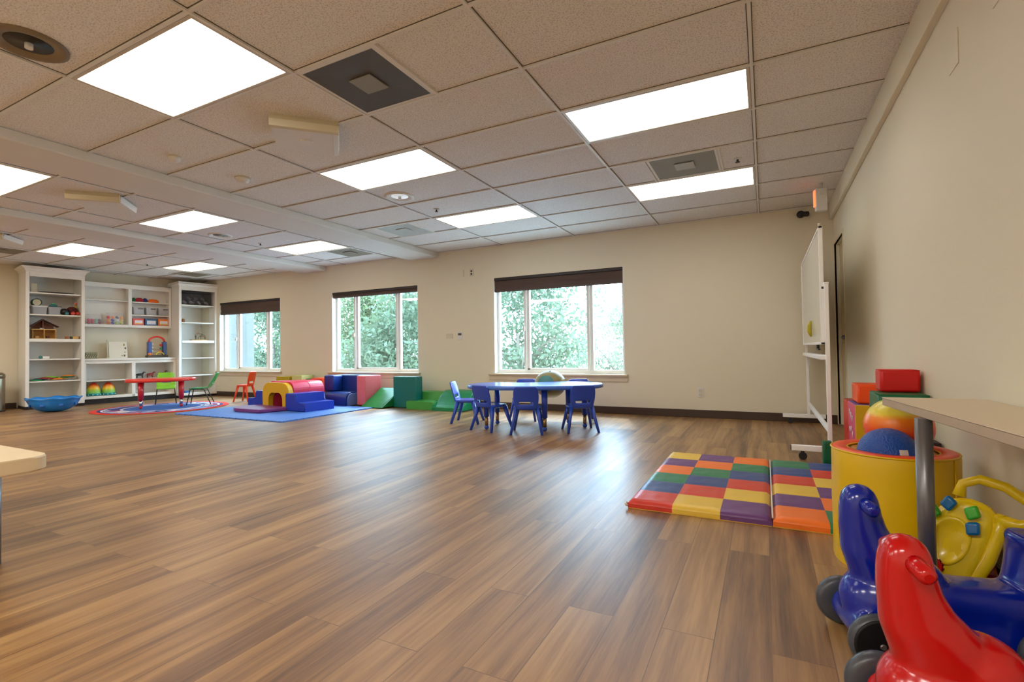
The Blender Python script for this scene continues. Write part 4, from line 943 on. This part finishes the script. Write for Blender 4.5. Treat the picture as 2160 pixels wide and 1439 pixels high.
# ------------------------------------------------------------------ whiteboard on castors
WM = plain('whiteboard_frame', srgb(240, 240, 238), .35); WBD = plain('whiteboard_surface', srgb(225, 222, 210), .15, var=.01)
a_ = R(90)
t = thing('mobile_whiteboard', 'white double sided whiteboard on a rolling stand near the right back corner', 'whiteboard', (.445, 4.64, 0), a_)
L = 2.14    # local x = along the board to the back, y = into the room
for x in (0, L):
    b = new(); bx(b, x-.02, x+.02, -.015, .015, .11, 1.41, .004); bx(b, x-.022, x+.022, -.018, .018, 1.405, 1.42, .002); obj('upright', b, WM, t)
    b = new(); bx(b, x-.02, x+.02, -.17, .27, .07, .115, .004); obj('foot_bar', b, WM, t)
    for y in (-.14, .19):
        b = new(); tube(b, [(x-.02, y, .03), (x+.02, y, .03)], .03, 18); tube(b, [(x, y, .05), (x, y, .08)], .014, 10); obj('castor', b, BLACK, t)
    b = new(); bx(b, x-.018, x+.018, .27, .275, .074, .111); obj('end_cap', b, BLACK, t)
b = new(); bx(b, .02, L-.02, -.012, .012, .22, .262, .003); obj('lower_rail', b, WM, t)
b = new(); bx(b, .02, L-.02, -.02, .05, .80, .84, .008); obj('marker_tray', b, WM, t)
b = new(); bx(b, .03, L-.03, .018, .036, .94, 1.87, .004); obj('board_panel', b, WBD, t, rotz=0)
b = new()
for z in (.925, 1.86): bx(b, .02, L-.02, .012, .042, z, z+.02, .004)
for x in (.02, L-.04): bx(b, x, x+.02, .012, .042, .925, 1.88, .004)
obj('board_frame', b, WM, t)
for x in (.03, L-.03):
    b = new(); tube(b, [(x, -.01, 1.38), (x, .03, 1.38)], .014, 12); obj('pivot_knob', b, BLACK, t)
b = new(); tube(b, [(.05, .03, 1.88), (.05, .03, 1.905)], .012, 8); obj('top_clip', b, CREAM, t)
b = new(); tube(b, [(.55, .02, .925), (.55, .02, .89)], .012, 8); tube(b, [(.42, .02, .885), (.68, .02, .885)], .008, 8); obj('board_lock', b, BLACK, t)
b = new(); tube(b, [(0, -.0, -.075), (0, .012, -.03), (0, .012, .03), (0, 0, .075)], [.008, .02, .02, .008], 12, sq=(1, .6))
c_ = Vector((.445, 4.64, 0)); e_ = Vector((cos(a_), sin(a_), 0)); n_2 = Vector((-sin(a_), cos(a_), 0)); p = c_+e_*.90+n_2*.046+Vector((0, 0, 1.08))
tag(obj('marker_eraser', b, plain('eraser_yellow', srgb(180, 165, 40), .4), None, tuple(p), a_), 'yellow eraser clipped upright on the whiteboard', 'eraser')

# ------------------------------------------------------------------ boxes stacked against the right wall
block('foam_block', 'dark plum foam block at the bottom of the stack behind the yellow barrel', .535, .742, 3.03, 3.42, 0, .44, vinyl('soft_plum', srgb(58, 30, 38)))
block('foam_block', 'large dark green foam block under the red block beside the right wall', .525, .742, 3.19, 3.46, .441, .655, vinyl('soft_deepgreen', srgb(0, 98, 58)))
t = block('foam_block', 'red foam block topmost on the green block by the right wall', .558, .735, 3.33, 3.47, .656, .778, vinyl('soft_truered', srgb(205, 8, 12)))
t = thing('alphabet_box', 'toy box with pink side, purple top and yellow front behind the yellow barrel', 'toy box', (.65, 4.42, 0))
b = new(); bx(b, -.09, .09, -.17, .17, 0, .492, .008)
b.faces.ensure_lookup_table()
b.normal_update()
for f in b.faces:
    n = f.normal; f.material_index = 1 if n.x < -.8 else (2 if n.z > .8 else (0 if abs(n.y) > .8 else 1))
obj('box_body', b, [vinyl('box_yellow', srgb(205, 160, 10)), vinyl('box_pink', srgb(215, 70, 110)), vinyl('box_violet', srgb(92, 84, 150))], t)
b = new()
for i, z in enumerate((.40, .28, .16, .06)):
    for dy in (-.06, 0, .06): ball(b, (-.092, dy, z+.02*math.sin(i+dy*30)), .02, 8, s=(.1, 1, 1.4))
obj('white_print', b, OFFW, t)
block('foam_block', 'orange foam block lying on the pink and yellow toy box', .585, .742, 4.30, 4.56, .494, .632, vinyl('soft_orange2', srgb(240, 78, 10)))
block('foam_block', 'narrow red foam block standing behind the toy box next to the door', .62, .70, 5.02, 5.35, 0, .44, vinyl('soft_red3', srgb(215, 40, 25)))
block('foam_block', 'narrow dark green foam block just left of the yellow barrel', .37, .43, 4.36, 4.44, 0, .20, vinyl('soft_dg2', srgb(5, 90, 50)))

# ------------------------------------------------------------------ yellow barrel with balls
BC = (.465, 2.575)
t = thing('foam_barrel', 'yellow hollow foam barrel with orange rim holding two balls', 'foam barrel', (*BC, 0))
VYB = plain('barrel_yellow', srgb(222, 182, 0), .38, .5, 7, var=.08)
b = new(); seg = 48; ro, ri, h = .215, .155, .475; rr = []
for z, k in ((0, .985), (.012, 1), (.12, 1.01), (.25, 1.0), (.38, 1.008), (.462, 1.005), (.472, .99)):
    rr.append([((ro*k+.0022*math.sin(5*2*PI*i/seg+z*20))*cos(2*PI*i/seg), (ro*k+.0022*math.sin(7*2*PI*i/seg+z*14))*sin(2*PI*i/seg), z) for i in range(seg)])
loft(b, rr, False); obj('outer_wall', b, VYB, t)
b = new(); loft(b, [ell(0, 0, z, r, r, 48) for r, z in ((ri, .47), (ri-.002, .3), (ri, .02), (.01, .018))]); obj('inner_wall', b, vinyl('barrel_inner', srgb(190, 130, 10)), t)
b = new(); loft(b, [ell(0, 0, z, r, r, 48) for r, z in ((ro-.001, .472), (ro-.01, .481), (ri+.01, .481), (ri, .472))], False); obj('top_rim', b, vinyl('rim_orange', srgb(235, 78, 30)), t)
b = new(); tube(b, [(ro*cos(2*PI*i/48), ro*sin(2*PI*i/48), .474) for i in range(48)], .004, 6, closed=True); tube(b, [(ri*cos(2*PI*i/48), ri*sin(2*PI*i/48), .474) for i in range(48)], .004, 6, closed=True); obj('rim_piping', b, VYB, t)
for a in (-40, 150):
    b = new(); x, y = (ro+.003)*cos(R(a)), (ro+.003)*sin(R(a)); tube(b, [(x, y, .01), (x, y, .47)], .003, 6); obj('side_seam', b, VYB, t)
b = new(); ball(b, (0, 0, 0), .108, 36)
BLT = plain('ball_blue_textured', srgb(8, 70, 160), .35, .6, 160)
t = thing('textured_ball', 'dark blue textured ball with a small white sticker in the barrel', 'ball', (.442, 2.515, .462)); obj('ball_skin', b, BLT, t)
b = new(); n_ = 4
G = []
for i in range(n_+1):
    row = []
    for j in range(n_+1):
        th = R(-72+14*(i/n_-.5)*1.2); ph = R(14+14*(j/n_-.5))
        row.append(b.verts.new((.1095*cos(ph)*cos(th), .1095*cos(ph)*sin(th), .1095*sin(ph))))
    G.append(row)
for i in range(n_):
    for j in range(n_): b.faces.new((G[i][j], G[i+1][j], G[i+1][j+1], G[i][j+1]))
obj('sticker', b, C('sticker', 205, 200, 190), t)
RB = rainbow_mat('rainbow_ball', [(0, srgb(200, 20, 30)), (.42, srgb(225, 30, 22)), (.55, srgb(240, 95, 20)), (.72, srgb(245, 140, 30)), (.80, srgb(230, 210, 70)), (.93, srgb(215, 205, 90)), (1, srgb(90, 175, 90))], 'Z', -.125, .125, .3)
b = new(); ball(b, (0, 0, 0), .124, 36)
t = thing('rainbow_ball', 'rainbow striped ball lying behind the blue ball in the barrel', 'ball', (.505, 2.66, .56), 0, None, (R(6), R(-4), 0)); obj('ball_skin', b, RB, t)
b = new(); ball(b, (0, 0, .1225), .006, 8); obj('ball_valve', b, BLACK, t)

# ------------------------------------------------------------------ tables at the right and left edges
LAM = plain('desk_laminate', srgb(212, 194, 165), .45, var=.03, vscale=40); LEDGE = plain('desk_edge', srgb(178, 158, 132), .5, var=.08, vscale=30)
t = thing('work_table', 'beige laminate table with grey metal legs at the right edge', 'table', (.42, 2.48, 0))
b = new(); o = [(0, 0), (.105, -1.0), (.325, -1.0), (.325, 0)]; prism(b, o, .698, .701, 'xy'); obj('tabletop', b, LAM, t)
b = new(); prism(b, [(0.001, -.001), (.106, -.999), (.324, -.999), (.324, -.001)], .668, .698, 'xy', .002); obj('edge_band', b, LEDGE, t)
for x, y in ((.042, -.40), (.14, -.93), (.29, -.93)):
    b = new(); tube(b, [(x, y, .668), (x, y, .02)], .024, 24); lg = obj('leg', b, GREYM, t)
    b = new(); tube(b, [(x, y, .02), (x, y, 0)], .020, 16); obj('leg_foot', b, BLACK, lg)
t = thing('low_table', 'low beige table with thick rounded corner at the left edge of the photo', 'table', (-3.35, .62, 0))
b = new(); prism(b, rrect(-.65, .65, -.37, .37, .07), .44, .50, 'xy', .006); obj('tabletop', b, plain('cream_laminate', srgb(228, 208, 172), .4), t)
for x in (-.58, .3):
    for y in (-.3, .3):
        b = new(); tube(b, [(x, y, .44), (x, y, 0)], .02, 14); obj('leg', b, GREYM, t)

# ------------------------------------------------------------------ ride-on toys (local x = towards the rear, z up)
def rideon_body():
    b = new()
    def ring(cx, z, rx_, ry_, p=2.2): return ell(cx, 0, z, rx_, ry_, 28, p)
    # neck and head column
    loft(b, [ring(.06, .15, .080, .066), ring(.062, .20, .090, .068), ring(.058, .245, .100, .070), ring(.032, .29, .088, .067), ring(.013, .33, .070, .060), ring(.001, .37, .060, .056), ring(-.004, .41, .054, .053), ring(-.005, .445, .049, .05), ring(-.005, .468, .040, .042), ring(-.005, .482, .026, .027), ring(-.005, .488, .010, .010)])
    # chest and shoulder hump
    ball(b, (.042, 0, .145), .10, 24, s=(1.06, .95, .98))
    ball(b, (.125, 0, .215), .078, 24, s=(1.1, 1.05, .9))
    # seat trunk along x
    def xr(x, zc, hw, hh, p=3.2):
        return [(x, y, z) for (y, z, _) in [(q[0], q[1], 0) for q in ell(0, zc, 0, hw, hh, 28, p)]]
    loft(b, [xr(.02, .13, .06, .05), xr(.08, .15, .085, .075), xr(.16, .155, .085, .072), xr(.26, .15, .085, .068), xr(.36, .148, .088, .068), xr(.435, .15, .088, .074), xr(.468, .15, .066, .05)])
    # flared skirt under the seat
    loft(b, [ell(.24, 0, z, rx_, ry_, 28, 4) for z, rx_, ry_ in ((.045, .215, .10), (.06, .22, .105), (.11, .21, .095), (.15, .2, .08))])
    # backrest
    loft(b, [ell(x, 0, z, rx_, ry_, 28, 3) for x, z, rx_, ry_ in ((.415, .14, .058, .084), (.42, .2, .046, .082), (.428, .26, .040, .082), (.436, .32, .039, .084), (.438, .345, .045, .088), (.439, .36, .037, .082))])
    # wheel arches
    for x in (-.005, .39):
        tube(b, [(x, -.088, .085), (x, .088, .085)], .055, 20)
    return b
RM = ('REMESH', dict(mode='VOXEL', voxel_size=.0065, use_smooth_shade=True)); SM = ('SMOOTH', dict(factor=.6, iterations=10))
def rideon(label, loc, rz, col, ref=[]):
    if ref:
        t = copy_tree(ref[0], label); t.location = loc; t.rotation_euler.z = rz
        for c in t.children:
            if c.name.split('.')[0] in ('toy_body', 'handle_peg'): c.data = c.data.copy() if c.name.split('.')[0] == 'handle_peg' else ref[1].copy(); c.data.materials[0] = col
        return t
    t = thing('ride_on_toy', label, 'ride-on toy', loc, rz, 'plastic ride-on toys'); ref.append(t)
    o = obj('toy_body', rideon_body(), col, t, mods=(RM, SM)); ref.append(o.data)
    for s in (-1, 1):
        b = new(); tube(b, [(-.004, s*.03, .440), (-.003, s*.062, .437), (-.002, s*.090, .433), (-.002, s*.096, .432)], [.021, .019, .018, .009], 16); obj('handle_peg', b, col, t)
    for x in (-.012, .39):
        for s in (-1, 1):
            b = new(); lathe(b, [(.02, -.018), (.066, -.02), (.075, -.012), (.078, 0), (.075, .012), (.066, .02), (.02, .018)], 36)
            xf(b, (x, s*.122, .078), (R(90), 0, 0)); wh = obj('wheel', b, plain('wheel_rubber', srgb(66, 69, 76), .35), t)
            b = new(); lathe(b, [(.01, -.002), (.070, -.002), (.070, .002), (.064, .004), (.01, .003)], 32)
            xf(b, (x, s*.1405 if s > 0 else -.1425, .078), (R(-90) if s > 0 else R(90), 0, 0)); xf(b, (0, 0, 0)); obj('wheel_disc', b, plain('wheel_disc_black', (.006, .006, .007, 1), .55, spec=.3), wh)
            b = new(); tube(b, [(x, s*.14, .078), (x, s*.150, .078)], [.010, .007], 12); obj('axle_cap', b, GREYM, wh)
    return t
rideon('royal blue plastic ride-on toy with black wheels, behind the red one', (.25, 1.835, 0), R(14), plastic('toy_royal_blue', srgb(4, 32, 150), .2))
rideon('glossy red plastic ride-on toy nearest to the camera', (.272, 1.39, 0), R(12), plastic('toy_glossy_red', srgb(190, 4, 8), .2))

# ------------------------------------------------------------------ push walker
YW = plastic('walker_yellow', srgb(240, 205, 25), .25)
t = thing('push_walker', 'yellow push walker activity panel with green and blue knobs and red gear', 'push walker', (.475, 2.17, 0), R(-14), None, (R(-10), R(17), R(-26))); t.scale = (.78, .8, .95)
def fr(o, n=1): return o
b = new()
ol = [(-.10, .08), (-.115, .20), (-.12, .30), (-.09, .39), (-.045, .435), (.03, .44), (.085, .425), (.105, .36), (.105, .25), (.085, .16), (.075, .08)]
prism(b, ol, -.03, .03, 'xz', .018, seg=3); obj('activity_panel', b, YW, t, mods=(('SUBSURF', dict(levels=0, render_levels=1)),))
b = new(); tube(b, [(-.05, 0, .43), (-.055, .0, .475), (-.01, .0, .51), (.07, 0, .515), (.15, 0, .495), (.20, 0, .45), (.15, 0, .41), (.08, 0, .40)], [.024, .018, .017, .017, .018, .02, .02, .024], 14); obj('push_handle', b, YW, t)
b = new(); tube(b, [(.085, 0, .42), (.105, 0, .36), (.108, 0, .26), (.09, 0, .14), (.08, 0, .05)], [.022, .024, .026, .026, .024], 14); obj('side_post', b, YW, t)
b = new(); loft(b, [[(x, -.031-d, z) for x, z in [(-.02+r*cos(2*PI*k/28)*.8, .27+r*1.05*sin(2*PI*k/28)) for k in range(28)]] for r, d in ((.085, 0), (.083, .007), (.072, .007), (.066, -.002), (.01, -.002))], False); obj('round_dial', b, YW, t)
KG = plastic('knob_green', srgb(60, 175, 40)); KB = plastic('knob_blue', srgb(5, 105, 165))
for i, (x, z) in enumerate(((-.065, .395), (-.10, .345), (.015, .395), (.035, .345))):
    b = new(); bx(b, -.022, .022, -.035, 0, -.022, .022, .009); xf(b, (x, -.03, z), (0, R(20+15*i), 0)); obj('knob', b, (KB, KG, KG, KB)[i], t)
b = new(); n = 12; o = []
for k in range(n*2): r = .034 if k % 2 else .026; o.append((r*cos(PI*k/n), r*sin(PI*k/n)))
prism(b, o, -.028, 0, 'xz', .004); xf(b, (-.03, -.035, .165)); obj('red_gear', b, plastic('gear_red', srgb(210, 20, 30)), t)
b = new(); bx(b, -.105, -.088, -.04, -.03, .20, .255, .004); obj('page_tab', b, KB, t)
for x, z, m_ in ((-.085, .11, KG), (-.095, .135, KB)):
    b = new(); ball(b, (x, -.035, z), .014, 12); obj('roller_bead', b, m_, t)
b = new(); bx(b, -.11, .10, -.05, .05, .035, .09, .015); obj('walker_base', b, YW, t)
for s in (-1, 1):
    b = new(); tube(b, [(s*.10, -.01, .033), (s*.125, -.01, .033)], .032, 20); obj('wheel', b, plastic('walker_wheel', srgb(190, 20, 25)), t)
t = thing('toy_truck', 'dark red and black toy truck on the floor behind the blue ride-on seat', 'toy truck', (.665, 2.36, 0), R(75))
b = new(); bx(b, -.09, .09, -.05, .05, .04, .13, .012); obj('truck_bed', b, plastic('truck_red', srgb(120, 8, 12)), t)
b = new(); bx(b, -.05, .09, -.045, .045, .13, .19, .012); obj('truck_cab', b, BLACK, t)
for x in (-.055, .055):
    for s in (-1, 1):
        b = new(); tube(b, [(x, s*.035, .03), (x, s*.058, .03)], .03, 16); obj('wheel', b, BLACK, t)

# ------------------------------------------------------------------ outside: ground, parked car, trees
b = new(); bx(b, -60, 30, YB+.4, 70, -3.2, -3.0); struct('ground_outside', b, plain('bright_paving', (.55, .55, .52, 1), .8))
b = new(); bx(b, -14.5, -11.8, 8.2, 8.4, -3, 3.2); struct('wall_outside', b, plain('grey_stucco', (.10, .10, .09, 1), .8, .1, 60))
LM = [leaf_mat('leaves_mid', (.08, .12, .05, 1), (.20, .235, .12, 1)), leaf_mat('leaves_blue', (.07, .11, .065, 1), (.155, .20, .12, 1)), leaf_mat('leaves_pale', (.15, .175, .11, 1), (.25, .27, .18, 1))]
BARK = plain('bark', (.16, .13, .10, 1), .9, .4, 20)
def tree(x, y, zc, r, hz, n, k, label, ls=.12, trunk=True, seed=1):
    ls *= .62; n = int(n*3.0)
    rnd = random.Random(seed)
    t = thing('tree', label, 'tree', (x, y, -3.0), 0, 'trees outside the windows')
    b = new(); tube(b, [(0, 0, 0), (.05, .02, 1.5), (-.05, 0, zc+3)], [.16, .11, .04], 8)
    tips = []
    for i in range(9):
        a = rnd.uniform(0, 2*PI); z0 = rnd.uniform(1.5, zc+2.4); e = (r*.75*cos(a), r*.75*sin(a), z0+rnd.uniform(.7, 1.8))
        tube(b, [(0, 0, z0), (e[0]*.5, e[1]*.5, (z0+e[2])/2+.15), e], [.05, .03, .012], 6)
    obj('trunk', b, BARK, t)
    b = new(); cl = []
    for i in range(46):
        a = rnd.uniform(0, 2*PI); q = rnd.random()**.5; z = rnd.uniform(-1, 1)
        s = math.sqrt(max(0.05, 1-z*z)); cl.append((r*q*s*cos(a), r*q*s*sin(a), zc+3+hz*z, r*rnd.uniform(.22, .42)))
    for i in range(n):
        c = rnd.choice(cl); d = Vector((rnd.gauss(0, 1), rnd.gauss(0, 1), rnd.gauss(0, 1))).normalized()*c[3]*rnd.uniform(.6, 1.05)
        p = Vector(c[:3])+d; X = Vector((rnd.gauss(0, 1), rnd.gauss(0, 1), rnd.gauss(0, 1))).normalized(); Y = X.cross(Vector((rnd.gauss(0, 1), rnd.gauss(0, 1), rnd.gauss(0, 1)))).normalized(); s = ls*rnd.uniform(.6, 1.3)
        v = [b.verts.new(p+X*s), b.verts.new(p+Y*s*.5), b.verts.new(p-X*s), b.verts.new(p-Y*s*.5)]
        b.faces.new(v)
    obj('foliage', b, LM[k], t)
tree(-6.1, 12.4, 1.4, 1.9, 2.3, 5200, 1, 'leafy blue green tree behind the left half of the right window', seed=3)
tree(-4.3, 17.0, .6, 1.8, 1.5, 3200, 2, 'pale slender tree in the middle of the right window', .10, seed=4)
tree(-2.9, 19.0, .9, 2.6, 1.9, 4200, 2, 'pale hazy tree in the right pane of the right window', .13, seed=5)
tree(-12.6, 13.2, .6, 2.3, 2.4, 6500, 0, 'dense green tree filling the left and centre of the middle window', seed=6)
tree(-9.7, 12.0, .9, 1.7, 2.2, 4500, 1, 'green tree at the right pane of the middle window', seed=7)
tree(-16.5, 12.6, 1.3, 2.3, 2.7, 6500, 1, 'thick green tree seen through the left window', seed=8)
tree(-19.8, 16.5, 1.3, 3.2, 2.9, 6500, 0, 'large green tree further back seen through the left window', .15, seed=9)
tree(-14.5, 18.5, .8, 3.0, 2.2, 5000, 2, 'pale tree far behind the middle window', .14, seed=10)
